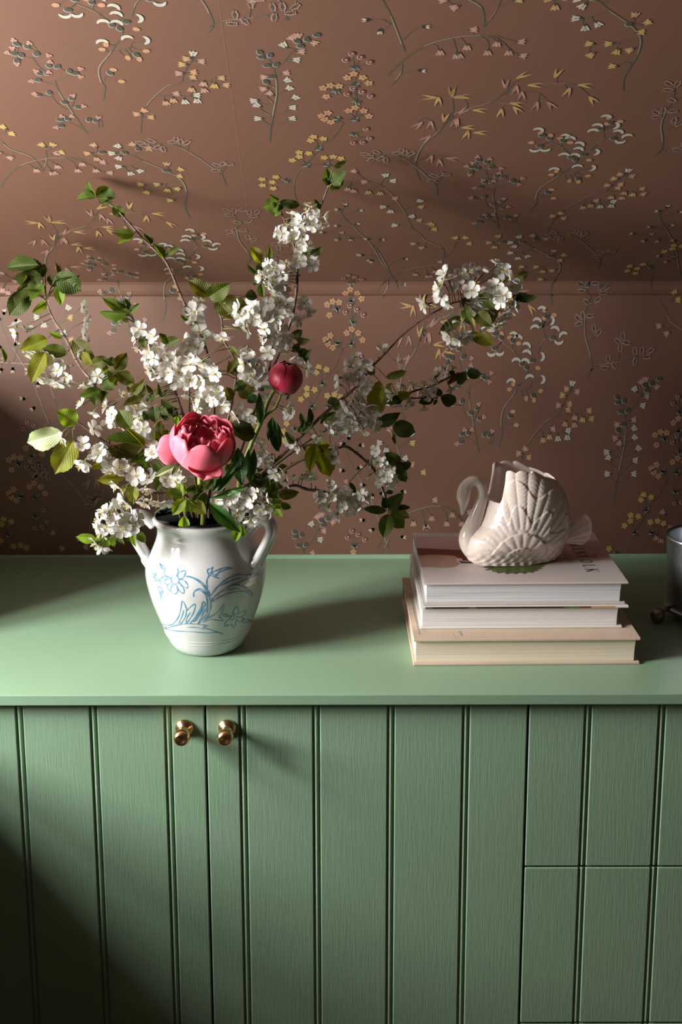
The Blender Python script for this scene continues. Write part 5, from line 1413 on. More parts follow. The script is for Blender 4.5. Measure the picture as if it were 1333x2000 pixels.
for i, (th, a1, half, r) in enumerate([(170, 158, 0.85, 0.0262), (-120, 150, 0.80, 0.0268), (100, 155, 0.80, 0.0258), (20, 158, 0.9, 0.0262), (-50, 152, 0.9, 0.0255), (-160, 165, 0.8, 0.0246), (60, 166, 0.9, 0.0244), (-90, 166, 0.9, 0.0242), (140, 168, 0.9, 0.0240), (0, 170, 1.0, 0.0236)]):
    petal_patch(QC, axb, R_(th), r, R_(4), R_(a1), half, pb, 'petal_deep', seed=i + 91, ruff=0.025, nl=16, nw=14)
for i in range(5):
    petal_patch(QC, axb, R_(i * 72 + 160), 0.0272, R_(3), R_(44 + 14 * (i % 2)), 0.42, pb, 'calyx', 'sepal', seed=i + 120, ruff=0.02)
b = MB()
stp = [(VX + 0.02, VY, T + 0.09)] + [tuple(P(x, y, Y)) for x, y, Y in ((462, 985, .19), (470, 930, .18), (490, 870, .175), (511, 822, .175), (522, 790, .18), (534, 766, .185), (548, 755, .188))]
cs = [Vector(p) for p in curve(stp, 6)]
b.tube(cs, [0.0040 - 0.0010 * i / len(cs) for i in range(len(cs))], 10)
b.tube([P(x, y, Y) for x, y, Y in ((505, 830, .174), (520, 810, .172), (538, 797, .172), (548, 775, .178), (550, 762, .184))], [0.0030, 0.0026, 0.0022, 0.0018, 0.0010], 8)
b.build('stem', 'peony_stem', pb, True)
PL = [  # peony leaves: tile, list, depth, parent
 (t15, [(470, 430, 800, 755, 155, 10), (495, 390, 890, 250, 78, 20), (640, 345, 815, 318, 52, 10), (500, 330, 610, 150, 62, 15), (560, 330, 760, 90, 55, 0)], 0.085, peony),
 (t7, [(880, 610, 930, 1000, 175, 15), (700, 1060, 880, 700, 70, 10), (1050, 620, 1000, 980, 90, -10)], 0.135, pb),
 (t8, [(365, 1005, 358, 685, 95, 10), (490, 935, 455, 1180, 75, 15), (495, 935, 560, 1300, 95, 5), (495, 940, 610, 1140, 40, 10), (640, 760, 680, 690, 30, 0), (380, 610, 510, 630, 45, 10), (240, 700, 330, 780, 110, 10)], 0.17, pb),
 (t10, [(35, 300, 65, 700, 125, 10), (180, 640, 60, 560, 90, 15), (330, 330, 250, 20, 90, 5), (330, 330, 350, 60, 70, 15)], 0.15, pb),
]
for tl_, items, Y, par in PL:
    for bx, by, tx, ty, w, tilt in items:
        b0, t0 = tl_(bx, by), tl_(tx, ty)
        Bp, Tp = P(*b0, Y), P(*t0, Y + rl.uniform(-0.012, 0.008))
        put_leaf(Bp, Tp, w / 5.332 / FPX * (Y - CAM.y) * 1.05, tilt, 'k', par, rr=rl)

# ---------------------------------------------------------------- wallpaper print: sprigs printed flat on the paper
PR = {'w': (0.37, 0.355, 0.305), 'p': (0.33, 0.180, 0.142), 'o': (0.35, 0.195, 0.100), 'y': (0.36, 0.245, 0.080), 'k': (0.048, 0.047, 0.038), 'g': (0.13, 0.13, 0.11), 'r': (0.125, 0.026, 0.026), 's': (0.078, 0.068, 0.050), 'h': (0.33, 0.29, 0.245), 'q': (0.24, 0.13, 0.10)}
PK = list(PR)
for c_, v_ in PR.items():
    mat('paper_ink_' + c_, v_, 0.55, noise=(150, 0.22, 3))
MM = 0.001
class Sprig:
    """flat shapes in paper coordinates (metres), collected per layer"""
    def __init__(s):
        s.polys = []
    def poly(s, pts, ink, layer):
        s.polys.append((pts, ink, layer))
    def stem(s, pts, w=1.0, ink='s', layer=0):
        if len(pts) < 2: return
        cv = curve(pts, 4) if len(pts) > 2 else list(pts)
        L, R = [], []
        for i, p in enumerate(cv):
            a, c = cv[max(i - 1, 0)], cv[min(i + 1, len(cv) - 1)]
            dx, dy = c[0] - a[0], c[1] - a[1]
            n = math.hypot(dx, dy) or 1
            k = w * MM * 0.80 * (0.75 + 0.5 * (1 - i / len(cv)))
            L.append((p[0] - dy / n * k, p[1] + dx / n * k)); R.append((p[0] + dy / n * k, p[1] - dx / n * k))
        for i in range(len(cv) - 1):
            s.poly([R[i], R[i + 1], L[i + 1], L[i]], ink, layer)
        # light edge along part of the stem, as the printed shading has
        if ink == 's' and w >= 0.9:
            a, e = int(len(cv) * 0.25), int(len(cv) * 0.62)
            for i in range(a, e):
                m1 = ((L[i][0] * 2 + R[i][0]) / 3, (L[i][1] * 2 + R[i][1]) / 3)
                m2 = ((L[i + 1][0] * 2 + R[i + 1][0]) / 3, (L[i + 1][1] * 2 + R[i + 1][1]) / 3)
                s.poly([m1, m2, L[i + 1], L[i]], 'h', layer + 1)
    def shape(s, c, ang, outline, size, ink, layer):
        ca, sa = math.cos(ang), math.sin(ang)
        size *= 1.17
        s.poly([(c[0] + (x * ca - y * sa) * size, c[1] + (x * sa + y * ca) * size) for x, y in outline], ink, layer)
BELL = [(-0.45, -0.10), (-0.30, -0.28), (0.0, -0.36), (0.30, -0.50), (0.55, -0.46), (0.36, -0.20), (0.60, 0.0), (0.36, 0.20), (0.55, 0.46), (0.30, 0.50), (0.0, 0.36), (-0.30, 0.28), (-0.45, 0.10)]
ROUNDP = [(-0.5, 0), (-0.38, -0.26), (-0.05, -0.38), (0.30, -0.28), (0.5, 0), (0.30, 0.28), (-0.05, 0.38), (-0.38, 0.26)]
LEAFP = [(-0.5, 0), (-0.25, -0.22), (0.1, -0.26), (0.5, 0), (0.1, 0.26), (-0.25, 0.22)]
SPIKE1 = [(-0.5, -0.10), (-0.2, -0.20), (0.35, -0.34), (1.0, -0.42), (0.35, -0.08), (0.1, 0.0), (-0.5, 0.0)]
SPIKE2 = [(-0.5, 0.0), (0.1, 0.0), (0.30, 0.10), (1.0, 0.30), (0.35, 0.32), (-0.2, 0.20), (-0.5, 0.10)]
HOOK = [(0.60 * math.cos(t), 0.56 * math.sin(t)) for t in [math.radians(a) for a in range(-10, 191, 20)]] + [(0.36 * math.cos(t) - 0.02, 0.16 * math.sin(t)) for t in [math.radians(a) for a in range(180, -1, -30)]]
def rosette(n, inr, out=0.5):
    pts = []
    for i in range(n * 4):
        a = 2 * math.pi * i / (n * 4)
        pts.append(((inr + (out - inr) * abs(math.cos(n * a / 2)) ** 0.7) * math.cos(a), (inr + (out - inr) * abs(math.cos(n * a / 2)) ** 0.7) * math.sin(a)))
    return pts
ROS, DOT = rosette(5, 0.30), [(0.5 * math.cos(2 * math.pi * i / 10), 0.5 * math.sin(2 * math.pi * i / 10)) for i in range(10)]
DIRS = {'r': 0, 'ur': 45, 'u': 90, 'ul': 135, 'l': 180, 'dl': 225, 'd': 270, 'dr': 315}
def flower(sp, kind, c, d, rr):
    a = math.radians(DIRS.get(d, rr.choice([60, 90, 120, 0, 180])) + rr.uniform(-12, 12))
    if kind in ('bw', 'bp', 'bo', 'by'):
        s_ = 10.5 * MM
        sp.shape(c, a, BELL, s_, kind[1], 3)
        q = (c[0] - math.cos(a) * 0.48 * s_, c[1] - math.sin(a) * 0.48 * s_)
        sp.shape(q, a, LEAFP, 5.5 * MM, 'k', 4)
        sp.shape((c[0] + math.cos(a) * 0.15 * s_, c[1] + math.sin(a) * 0.15 * s_), a, LEAFP, 4.0 * MM, 'h' if kind != 'bw' else 'p', 5)
    elif kind == 'leaf':
        sp.shape((c[0] - 0.7 * MM, c[1] - 0.9 * MM), a, ROUNDP, 10.5 * MM, 'h', 2)
        sp.shape(c, a, ROUNDP, 10 * MM, 'k', 3)
        if False: sp.shape((c[0], c[1] - 1.1 * MM), a, [(x, y * 0.35) for x, y in LEAFP], 9 * MM, 'h', 3)
    elif kind == 'tip':
        sp.shape(c, a, rosette(3, 0.25), 8.5 * MM, 'p', 4)
        sp.shape(c, a, rosette(3, 0.18), 4.0 * MM, 'q', 5)
    elif kind == 'hook':
        sp.shape(c, math.radians(rr.uniform(-30, 30) if d is None else DIRS[d] - 90), HOOK, 12.5 * MM, 'w', 4)
    elif kind == 'blob':
        sp.shape(c, a, ROUNDP, 9.5 * MM, 'o', 3)
        sp.shape((c[0] + 2 * MM, c[1]), a, LEAFP, 5 * MM, 'p', 4)
    elif kind in ('ro', 'ry'):
        sp.shape(c, rr.uniform(0, 6), ROS, 11.5 * MM, kind[1], 3)
        sp.shape(c, 0, DOT, 2.0 * MM, 'k' if kind == 'ro' else 'o', 4)
    elif kind == 'berry':
        sp.shape((c[0] - 0.8 * MM, c[1] - 0.8 * MM), 0, DOT, 9.0 * MM, 'h', 2)
        sp.shape(c, 0, DOT, 8.2 * MM, 'r', 3)
        sp.shape(c, 0, DOT, 3.0 * MM, 'h', 4)
    elif kind == 'star':
        for k in range(5):
            t = a + k * 2 * math.pi / 5 + rr.uniform(-0.2, 0.2)
            sp.shape((c[0] + math.cos(t) * 4 * MM, c[1] + math.sin(t) * 4 * MM), t, LEAFP, 8.5 * MM, 'g' if k % 2 else 'k', 2)
        sp.shape((c[0] - 1.5 * MM, c[1] - 2.5 * MM), a, [(x, y * 0.3) for x, y in LEAFP], 8 * MM, 'h', 3)
    elif kind in ('sy', 'sp'):
        sp.shape(c, a, SPIKE1, 13 * MM, 'y' if kind == 'sy' else 'q', 3)
        sp.shape(c, a, SPIKE2, 13 * MM, 'o' if kind == 'sy' else 'p', 4)
    elif kind == 'frond':
        sp.shape(c, a, LEAFP, 15 * MM, 'k', 2)
        for k in range(5):
            for sg in (-1, 1):
                t = -0.45 + k * 0.22
                w = 0.26 * (1 - abs(t) * 1.1)
                x, y = t * 15 * MM, sg * w * 15 * MM
                sp.shape((c[0] + x * math.cos(a) - y * math.sin(a), c[1] + x * math.sin(a) + y * math.cos(a)), a, DOT, 2.6 * MM, 'q' if sg > 0 else 'p', 3)
    elif kind == 'bud':
        s_ = 10 * MM
        for dt, ink in ((-0.5, 'k'), (0.0, 'g'), (0.5, 'k')):
            t = a + dt
            sp.shape((c[0] + math.cos(t) * 0.2 * s_, c[1] + math.sin(t) * 0.2 * s_), t, LEAFP, s_, ink, 2)
        for dt, ink in ((-0.32, 'w'), (0.30, 'o')):
            t = a + dt
            sp.shape((c[0] + math.cos(t) * 0.62 * s_, c[1] + math.sin(t) * 0.62 * s_), t, LEAFP, s_ * 0.62, ink, 3)

def zt_(ox, oy, sc): return lambda x, y: (ox + x / sc, oy + y / sc)
Z1, Z2, Z3, Z4 = zt_(0, 0, 2.962), zt_(450, 0, 2.962), zt_(883, 0, 2.962), zt_(883, 450, 2.962)
ZB = zt_(350, 300, 3.3325)
M1z, M2z, M3z = zt_(470, 50, 7.406), zt_(600, 80, 8.33), zt_(1010, 200, 5.332)
# each master: anchor pixel, list of (tile, stems [(width, points...)], flowers {kind: [(x, y[, direction])]})
MASTER = {
'column': [(M1z, [(1.6, (420, 1680), (430, 1500), (455, 1380), (475, 1280), (500, 1150), (525, 1000), (525, 850), (510, 740), (480, 640), (440, 540), (390, 460), (270, 370)),
   (0.8, (440, 1440), (380, 1410), (310, 1350)), (0.8, (440, 1440), (560, 1430), (670, 1370)), (0.9, (460, 1310), (380, 1270), (290, 1200)), (0.8, (490, 1305), (600, 1280), (690, 1210)), (0.7, (490, 1135), (370, 1140), (290, 1110)), (0.8, (520, 1135), (640, 1110), (740, 1070)),
   (0.9, (490, 1130), (430, 1080), (360, 990)), (0.9, (520, 920), (490, 885), (340, 820)), (0.7, (530, 860), (590, 830), (640, 800)), (0.7, (550, 990), (610, 950), (660, 920)), (0.8, (500, 740), (580, 700), (620, 680)), (0.8, (480, 640), (620, 530), (680, 460), (730, 390), (850, 300), (960, 220), (1100, 130)), (0.7, (640, 520), (740, 520))],
  {'bw': [(260, 1340, 'l'), (740, 1340, 'r'), (245, 1150, 'ul'), (200, 1080, 'l'), (745, 1180, 'r'), (790, 1040, 'ur'), (700, 905, 'ur'), (670, 790, 'ur'), (630, 280, 'ul'), (800, 490, 'r')],
   'bp': [(350, 740, 'l'), (650, 680, 'r'), (340, 910, 'l'), (430, 980, 'ul'), (870, 370, 'r'), (750, 180, 'ul'), (830, 150, 'u'), (1060, 240, 'dr')],
   'leaf': [(380, 570, 'l'), (520, 555, 'ur'), (430, 420, 'u'), (300, 450, 'l'), (370, 810, 'ul'), (460, 735, 'r'), (870, 290, 'l'), (960, 190, 'u'), (820, 220, 'ul'), (1110, 130, 'r'), (280, 380, 'ul')]})],
'cascade': [(M2z, [(0.8, (780, 470), (790, 700), (810, 990), (780, 1260), (600, 1330), (570, 1380), (430, 1570), (300, 1650), (200, 1740)), (0.6, (780, 430), (740, 230)), (0.6, (780, 430), (870, 280)), (0.6, (790, 440), (1010, 350)), (0.6, (800, 980), (770, 790)), (0.6, (810, 980), (890, 840)), (0.6, (800, 980), (690, 880)),
   (0.6, (780, 720), (640, 720)), (0.6, (490, 1260), (310, 1220)), (0.6, (780, 1250), (930, 1150)), (0.6, (780, 1250), (700, 1160)), (0.6, (780, 1530), (970, 1430)), (0.6, (780, 1540), (1000, 1580)), (0.6, (540, 860), (350, 800)), (0.6, (600, 1340), (500, 1260)), (0.6, (430, 1570), (560, 1530)), (0.6, (190, 1740), (150, 1600))],
  {'berry': [(740, 200), (880, 255), (635, 300), (1030, 335), (760, 765), (905, 820), (665, 855), (1045, 890), (975, 1425), (1030, 1575), (920, 1640), (765, 1650)],
   'ro': [(760, 530), (655, 590), (910, 590), (1005, 680), (265, 760), (380, 720), (520, 730), (315, 900), (785, 1080), (680, 1130), (925, 1130), (1010, 1220), (235, 1215), (340, 1165), (290, 1270), (390, 1315)],
   'ry': [(105, 1555), (60, 1615), (265, 1585)], 'star': [(780, 440), (790, 715), (810, 995), (490, 1260), (780, 1270), (760, 1520), (190, 1750), (480, 820)]}),
  (Z2, [(0.9, (510, 870), (440, 950), (400, 980), (370, 1050), (380, 1150), (420, 1210)), (0.6, (440, 950), (480, 950), (550, 955)), (0.6, (370, 1060), (330, 1045), (250, 1050)), (0.6, (440, 950), (400, 900)), (0.6, (560, 950), (600, 910))],
  {'ry': [(400, 880), (455, 885), (400, 905), (360, 925), (545, 910), (597, 905), (640, 915), (185, 1035), (265, 1022), (245, 1053), (187, 1070), (250, 1088)], 'star': [(440, 955), (320, 1045), (560, 955)]})],
'hooks': [(M3z, [(1.5, (130, 1140), (205, 1040), (200, 990), (250, 890), (400, 790), (520, 700), (600, 650), (640, 560)), (0.9, (550, 540), (460, 460), (340, 405), (260, 340)), (0.7, (640, 560), (710, 530), (770, 520)), (0.9, (770, 500), (860, 410), (910, 370), (900, 290)), (0.7, (920, 370), (1000, 365)), (0.8, (410, 775), (600, 740), (650, 700)), (0.8, (220, 990), (300, 940), (330, 920)), (0.7, (225, 990), (340, 985)), (0.7, (460, 460), (485, 400)), (0.7, (620, 630), (700, 605))],
  {'hook': [(225, 290), (190, 485, 'd'), (295, 480, 'd'), (505, 355), (555, 378), (930, 155), (1020, 240, 'r'), (840, 245), (795, 300), (1055, 310), (1150, 355), (1080, 395, 'd'), (650, 435), (640, 490), (490, 550), (605, 555), (630, 670), (775, 680, 'r'), (390, 700), (815, 515, 'r')],
   'blob': [(250, 312), (150, 415, 'l'), (355, 340), (450, 370), (555, 415), (965, 155), (940, 220), (1080, 195, 'r'), (755, 597, 'r'), (745, 762, 'r'), (645, 825, 'd'), (550, 815, 'd'), (360, 750), (365, 905, 'r'), (385, 995, 'r'), (415, 712)],
   'leaf': [(265, 340), (240, 450), (340, 370), (480, 390), (870, 270), (980, 210), (1010, 370, 'r'), (560, 560), (610, 590), (320, 930), (640, 790), (700, 540, 'r')]})],
'diagonal': [(M3z, [(1.1, (320, 1330), (410, 1200), (540, 1090), (680, 1010), (800, 955), (920, 930), (1000, 850), (1150, 740)), (0.8, (920, 930), (1150, 920), (1330, 905)), (0.8, (640, 1040), (800, 1035), (960, 1045))],
  {'bw': [(1160, 710, 'u'), (1000, 1030, 'r'), (985, 1072, 'd'), (870, 1080, 'd')], 'bo': [(1085, 745, 'l'), (1075, 850, 'r'), (1045, 890, 'r'), (1300, 895, 'r'), (1310, 950, 'r'), (985, 985, 'd'), (770, 1070, 'd'), (690, 1090, 'd'), (450, 1155, 'ur'), (380, 1180, 'l'), (480, 1205, 'r')],
   'bp': [(1195, 765, 'r'), (950, 860, 'l'), (1120, 940, 'd'), (1095, 990, 'd'), (820, 1020, 'r')], 'by': [(1020, 790, 'l'), (1210, 955, 'd')]})],
'freesia': [(Z3, [(1.3, (-80, 700), (0, 670), (60, 640), (200, 600), (290, 550), (360, 480)), (0.9, (200, 600), (340, 600), (400, 595)), (1.0, (290, 550), (440, 490), (600, 485), (720, 490), (800, 560)), (0.7, (430, 530), (510, 540), (560, 590)), (0.6, (510, 540), (500, 590)), (0.6, (610, 485), (608, 450)), (0.6, (650, 488), (672, 515))],
  {'sy': [(400, 440, 'ur'), (605, 430, 'u'), (470, 490, 'r'), (760, 490, 'r'), (810, 570, 'dr'), (675, 525, 'd'), (365, 597, 'r'), (372, 628, 'dr'), (285, 645, 'd'), (0, 540, 'u'), (55, 555, 'r'), (85, 735, 'r'), (90, 772, 'd'), (155, 765, 'r'), (150, 635, 'r')], 'sp': [(310, 490, 'u'), (372, 512, 'd'), (405, 545, 'd'), (490, 605, 'd'), (568, 602, 'dr'), (15, 705, 'd'), (60, 645, 'ur')]}),
  (Z2, [(1.5, (1100, 1045), (1070, 960), (1110, 850), (1200, 765), (1240, 720), (1290, 670)), (0.8, (1200, 765), (1330, 735), (1400, 720)), (0.8, (1240, 720), (1290, 640), (1285, 570)), (0.7, (1200, 765), (1150, 690), (1100, 690)), (0.8, (1080, 940), (1150, 900), (1260, 905)), (0.6, (1280, 550), (1190, 550)), (0.6, (1285, 560), (1320, 560))],
  {'sy': [(1165, 562, 'l'), (1205, 578, 'd'), (1280, 535, 'u'), (1322, 558, 'r'), (1240, 685, 'u')], 'sp': [(1092, 718, 'dl'), (1160, 715, 'd'), (1310, 700, 'd'), (1140, 795, 'dl'), (1160, 912, 'd'), (1210, 935, 'd'), (1275, 915, 'r')]})],
'heather': [(Z4, [(1.5, (780, 850), (810, 800), (800, 710), (775, 620), (770, 540), (785, 440), (830, 390), (880, 340)), (1.1, (790, 820), (850, 780), (930, 770), (1030, 745), (1160, 690)), (0.7, (775, 540), (740, 530)), (0.7, (790, 440), (780, 330)), (0.7, (800, 640), (850, 590)), (0.7, (960, 765), (985, 640))],
  {'frond': [(745, 308, 'ul'), (785, 310, 'u'), (750, 350, 'l'), (830, 305, 'r'), (862, 325, 'u'), (900, 325, 'ur'), (875, 362, 'r'), (780, 415, 'ul'), (845, 400, 'ur'), (728, 505, 'ul'), (758, 492, 'u'), (735, 540, 'l'), (800, 495, 'r'), (822, 565, 'u'), (850, 590, 'ur'), (905, 742, 'u'), (885, 795, 'l'), (940, 780, 'dr'), (990, 612, 'u'), (960, 640, 'ul'), (1010, 650, 'r'), (1060, 698, 'u'), (1100, 695, 'u'), (1128, 732, 'r'), (1150, 695, 'ur'), (1060, 758, 'd'), (975, 680, 'u')]})],
'heather_low': [(Z2, [(1.3, (1195, 1130), (1190, 1070), (1130, 1010), (1070, 960), (970, 900), (880, 895), (800, 900)), (0.8, (1190, 1070), (1240, 1010)), (0.7, (1000, 910), (1010, 880)), (0.7, (1040, 930), (1060, 890))],
  {'frond': [(800, 902, 'l'), (845, 878, 'ul'), (815, 922, 'dl'), (900, 925, 'd'), (990, 872, 'u'), (1012, 882, 'u'), (1045, 888, 'ur'), (965, 885, 'l'), (1178, 1015, 'ul'), (1215, 1008, 'ur'), (1250, 1008, 'r'), (1165, 1045, 'l'), (780, 890, 'l'), (870, 915, 'dl')]})],
'arch': [(Z2, [(1.2, (910, 435), (1000, 350), (1100, 280), (1200, 240), (1330, 212), (1400, 207), (1500, 207), (1560, 230), (1640, 300), (1680, 312)), (0.8, (1160, 255), (1195, 262), (1205, 290)), (0.8, (1290, 225), (1310, 290)), (0.8, (1450, 212), (1490, 235), (1495, 285)), (0.8, (1540, 205), (1600, 225), (1680, 240)), (0.7, (1330, 212), (1370, 260)), (0.7, (1500, 207), (1545, 240)), (0.7, (1590, 250), (1615, 290))],
  {'bp': [(1215, 302, 'd'), (1310, 322, 'd'), (1405, 170, 'r'), (1370, 272, 'd'), (1325, 320, 'd'), (1490, 302, 'd'), (1545, 252, 'd'), (1612, 302, 'd'), (1682, 240, 'r'), (1692, 320, 'r')]})],
'sparse': [(Z2, [(1.4, (1010, 300), (985, 230), (930, 90), (880, 0)), (0.8, (930, 140), (880, 112), (830, 115)), (0.8, (1000, 230), (1060, 175), (1110, 155)), (1.3, (930, 490), (985, 430), (995, 370)), (0.8, (985, 430), (1040, 412), (1080, 408))], {'bud': [(800, 115, 'l'), (868, 172, 'd'), (1120, 152, 'r'), (1098, 405, 'r')]})],
'berries': [(Z3, [(1.2, (270, 1320), (250, 1200), (240, 1130), (250, 1080)), (0.8, (200, 980), (205, 1020), (240, 1060)), (0.8, (250, 1085), (300, 1070), (340, 1055)), (0.8, (190, 1150), (210, 1195), (250, 1215)), (0.8, (250, 1210), (290, 1175)), (0.8, (165, 1085), (220, 1095), (245, 1110)), (0.8, (170, 1260), (230, 1275), (262, 1300)), (0.8, (265, 1310), (330, 1290), (390, 1288)), (0.7, (120, 970), (200, 985), (240, 965))],
  {'leaf': [(155, 922, 'ul'), (200, 932, 'u'), (120, 965, 'l'), (150, 970, 'u'), (230, 965, 'ur'), (112, 995, 'dl'), (260, 1015, 'u'), (300, 1020, 'ur'), (190, 1050, 'ul'), (230, 1048, 'u'), (350, 1040, 'u'), (372, 1050, 'r'), (165, 1080, 'l'), (125, 1145, 'l'), (190, 1135, 'u'), (240, 1178, 'ul'), (290, 1160, 'ur'), (172, 1255, 'l'), (212, 1250, 'u'), (318, 1255, 'u'), (352, 1258, 'ur'), (160, 1282, 'l'), (300, 1200, 'r')],
   'tip': [(150, 905, 'u'), (220, 918, 'u'), (85, 960, 'l'), (122, 940, 'ul'), (285, 972, 'r'), (103, 1010, 'd'), (275, 1000, 'u'), (410, 1030, 'r'), (390, 1065, 'r'), (180, 1040, 'ul'), (242, 1045, 'u'), (130, 1085, 'l'), (302, 1148, 'ur'), (327, 1195, 'r'), (240, 1240, 'u'), (190, 1240, 'u'), (130, 1290, 'l'), (372, 1245, 'r'), (112, 1140, 'l')]})],
'bells': [(Z1, [(1.5, (1100, 1260), (1070, 1200), (1080, 1110), (1050, 1040), (960, 985), (830, 930), (740, 890), (600, 880), (540, 880)), (0.8, (1060, 1050), (930, 1060), (830, 1068)), (0.8, (1080, 1150), (1040, 1140), (1000, 1155)), (0.8, (830, 930), (760, 955), (700, 965)), (0.7, (780, 905), (810, 860)), (0.7, (1000, 1010), (970, 960))],
  {'bw': [(685, 845, 'ul'), (650, 885, 'l'), (690, 912, 'dl'), (690, 962, 'l'), (755, 1000, 'd'), (808, 985, 'dr')], 'bo': [(545, 840, 'ul'), (508, 885, 'l'), (560, 917, 'd'), (770, 835, 'ul'), (858, 860, 'r'), (965, 950, 'u')], 'by': [(1042, 980, 'ur'), (1035, 1018, 'r'), (818, 1065, 'l'), (912, 1065, 'l'), (970, 1097, 'd'), (1030, 1090, 'dl'), (852, 1110, 'dl'), (988, 1157, 'l')], 'leaf': [(590, 880, 'l'), (720, 880, 'ul'), (800, 860, 'u'), (960, 985, 'l')]})],
'stars': [(Z2, [(1.2, (1060, 1330), (1030, 1270), (1000, 1210), (940, 1130), (870, 1070), (800, 1050), (670, 1050)), (0.7, (800, 1050), (745, 1010), (720, 990)), (0.7, (870, 1070), (890, 1030)), (0.7, (860, 1075), (820, 1100)), (0.7, (960, 1170), (900, 1190)), (0.7, (1010, 1215), (1090, 1180)), (0.7, (1040, 1300), (970, 1300)), (0.7, (1050, 1310), (1150, 1300)), (0.7, (700, 1050), (690, 1085))],
  {'bp': [(720, 990, 'ul'), (780, 1050, 'l'), (680, 1092, 'd'), (715, 1102, 'd'), (950, 1145, 'r')], 'bo': [(800, 1110, 'd'), (868, 1115, 'd'), (1090, 1272, 'r')], 'bw': [(900, 1015, 'u'), (938, 1045, 'r'), (888, 1195, 'l'), (928, 1220, 'd'), (1095, 1163, 'ur'), (1055, 1252, 'ul'), (955, 1302, 'l')], 'by': [(1100, 1195, 'r'), (1162, 1300, 'r')]})],
'dark_buds': [(ZB, [(1.2, (1430, 900), (1390, 800), (1330, 720), (1250, 590), (1150, 490), (1070, 410), (1060, 370), (1085, 345)), (0.7, (1080, 400), (1150, 375)), (0.7, (1150, 490), (1060, 470)), (0.7, (1150, 490), (1180, 465)), (0.7, (1200, 550), (1050, 525), (960, 515)), (0.7, (1260, 600), (1310, 570)), (0.7, (1320, 700), (1260, 665), (1200, 660)), (0.7, (1230, 570), (1130, 545))],
  {'bud': [(1080, 340, 'u'), (1045, 362, 'l'), (1165, 368, 'r'), (1040, 470, 'l'), (1150, 460, 'ur'), (945, 513, 'l'), (1040, 553, 'dl'), (1120, 550, 'd'), (1235, 555, 'l'), (1310, 558, 'r'), (1185, 658, 'l'), (1250, 690, 'dl')], 'tip': [(1060, 512, 'l')]})],
'yellow_sprig': [(Z1, [(1.3, (250, 990), (190, 910), (60, 860), (0, 810), (-60, 780)), (0.9, (250, 990), (270, 930), (265, 870)), (0.7, (270, 910), (330, 890)), (0.7, (265, 880), (300, 850)), (0.7, (90, 870), (60, 900)), (0.6, (30, 770), (-20, 775))], {'by': [(245, 838, 'ul'), (303, 838, 'ur'), (350, 880, 'r'), (20, 735, 'ul'), (62, 772, 'r')], 'bp': [(62, 910, 'dl'), (-10, 880, 'l')]})],
}
# where each sprig is repeated: a pixel of the master and the pixel it moves to
INST = [
 ('column', (555, 88), [(555, 88), (1241, 761), (609.4, 1024.4)]),
 ('cascade', (688.8, 104), [(688.8, 104), (682.4, 536), (55, 823), (1326, 773.6), (689, 1036)]), ('cascade', (526, 355.5), [(1240, 524)]),
 ('hooks', (1048, 395), [(1048, 395), (981.8, 843), (203.9, 169.7), (324.4, 596.3)]),
 ('diagonal', (1094, 416.6), [(1094, 416.6), (1025, 878), (280, 216)]),
 ('freesia', (855, 259), [(855, 259), (811, 687), (103.5, 484.5), (201.6, 964)]),
 ('heather', (1146, 737), [(1146, 737), (480.5, 514.5), (405, 64), (1274.6, 305.5)]),
 ('heather_low', (853, 381), [(853, 381), (440, 361.5), (1170, 522.6), (186, 1030)]),
 ('arch', (757, 147), [(757, 147), (0, 366), (736, 570), (737, 1070)]),
 ('sparse', (764, 165), [(764, 165), (743.5, 583.5), (746, 1079)]), ('sparse', (791, 101), [(112.5, 794)]),
 ('berries', (974, 445.7), [(974, 445.7), (170, 261.6), (259, 668), (936, 884)]),
 ('bells', (371, 425), [(371, 425), (1217, 177), (1079, 593.5)]),
 ('stars', (787.6, 408.5), [(787.6, 408.5), (776, 873), (107, 628)]), ('stars', (693, 334), [(104.4, 1041.5), (1295.8, 1000.6)]),
 ('dark_buds', (671, 402), [(671, 402), (678.8, 856), (5, 612), (1300, 405)]),
 ('yellow_sprig', (84, 334), [(84, 334), (945.5, 52), (868, 504), (1345, 690), (560, 40)]),
]
def to_uv(tl_, x, y):
    return paper_uv(*tl_(x, y))
LIFT = 0.00012
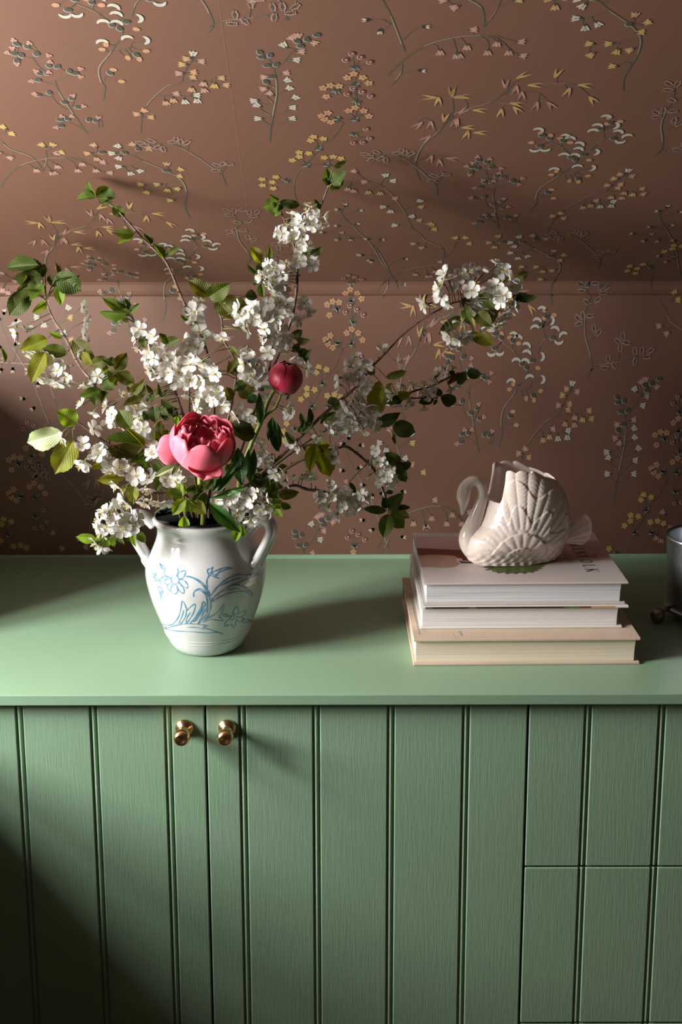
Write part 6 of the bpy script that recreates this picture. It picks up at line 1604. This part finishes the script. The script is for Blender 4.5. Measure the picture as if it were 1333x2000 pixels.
def build_sprig(key, anchor, target):
    ua, va = paper_uv(*anchor)
    ut, vt = paper_uv(*target)
    du, dv = ut - ua, vt - va
    sp = Sprig()
    rr = random.Random(key)
    for tl_, stems, flowers in MASTER[key]:
        pts_all = []
        for st in stems:
            ln = [to_uv(tl_, x, y) for x, y in st[1:]]
            sp.stem(ln, st[0])
            pts_all += curve(ln, 4) if len(ln) > 2 else [ln[0], ((ln[0][0] + ln[1][0]) / 2, (ln[0][1] + ln[1][1]) / 2), ln[1]]
        for kind, lst in flowers.items():          # a hair-fine stalk from each flower to its stem
            for f in lst:
                c = to_uv(tl_, f[0], f[1])
                n = min(pts_all, key=lambda p: (p[0] - c[0]) ** 2 + (p[1] - c[1]) ** 2 * 1.2 + max(0, p[1] - c[1]) * 0.01)
                dd = math.hypot(n[0] - c[0], n[1] - c[1])
                if 0.006 < dd < 0.045 and kind not in ('berry', 'ro', 'ry') or (kind in ('berry', 'ro', 'ry') and 0.006 < dd < 0.028):
                    md = ((n[0] + c[0]) / 2 + (c[1] - n[1]) * 0.12, (n[1] + c[1]) / 2 - abs(c[0] - n[0]) * 0.10)
                    sp.stem([n, md, c], 0.72, 's')
        for kind, lst in flowers.items():
            for f in lst:
                flower(sp, kind, to_uv(tl_, f[0], f[1]), f[2] if len(f) > 2 else None, rr)
    parts = {'wall': MB(), 'ceiling': MB()}
    for pts, ink, layer in sp.polys:
        q = [(u + du, v + dv) for u, v in pts]
        vm = [v for _, v in q]
        if min(vm) < V_TOP + 0.0005 or max(vm) > ARC[-1]: continue
        um = [u for u, _ in q]
        if min(um) < -1.0 or max(um) > 1.0: continue
        mb = parts['wall'] if sum(vm) / len(vm) < ARC[6] else parts['ceiling']
        mb.add([paper_point(u, v, 0.0003 + layer * LIFT) for u, v in q], [tuple(range(len(q)))], PK.index(ink))
    for where, mb in parts.items():
        if mb.v:
            o = mb.build('printed_sprig', ['paper_ink_' + c for c in PK], wall_back if where == 'wall' else ceiling)
for key, anchor, targets in INST:
    for tg in targets:
        build_sprig(key, anchor, tg)
# a fine joint between two strips of paper
b = MB()
for px in (468,):
    u, _ = paper_uv(px, 300)
    vs, fs = [], []
    for i, v in enumerate([ARC[6] + 0.01 + k * 0.1 for k in range(18)]):
        vs += [paper_point(u - 0.0003, v, 0.0002), paper_point(u + 0.0003, v, 0.0002)]
        if i: fs.append((2 * i - 2, 2 * i - 1, 2 * i + 1, 2 * i))
    b.add(vs, fs, 0)
b.build('paper_seam', 'paper_ink_q', ceiling)
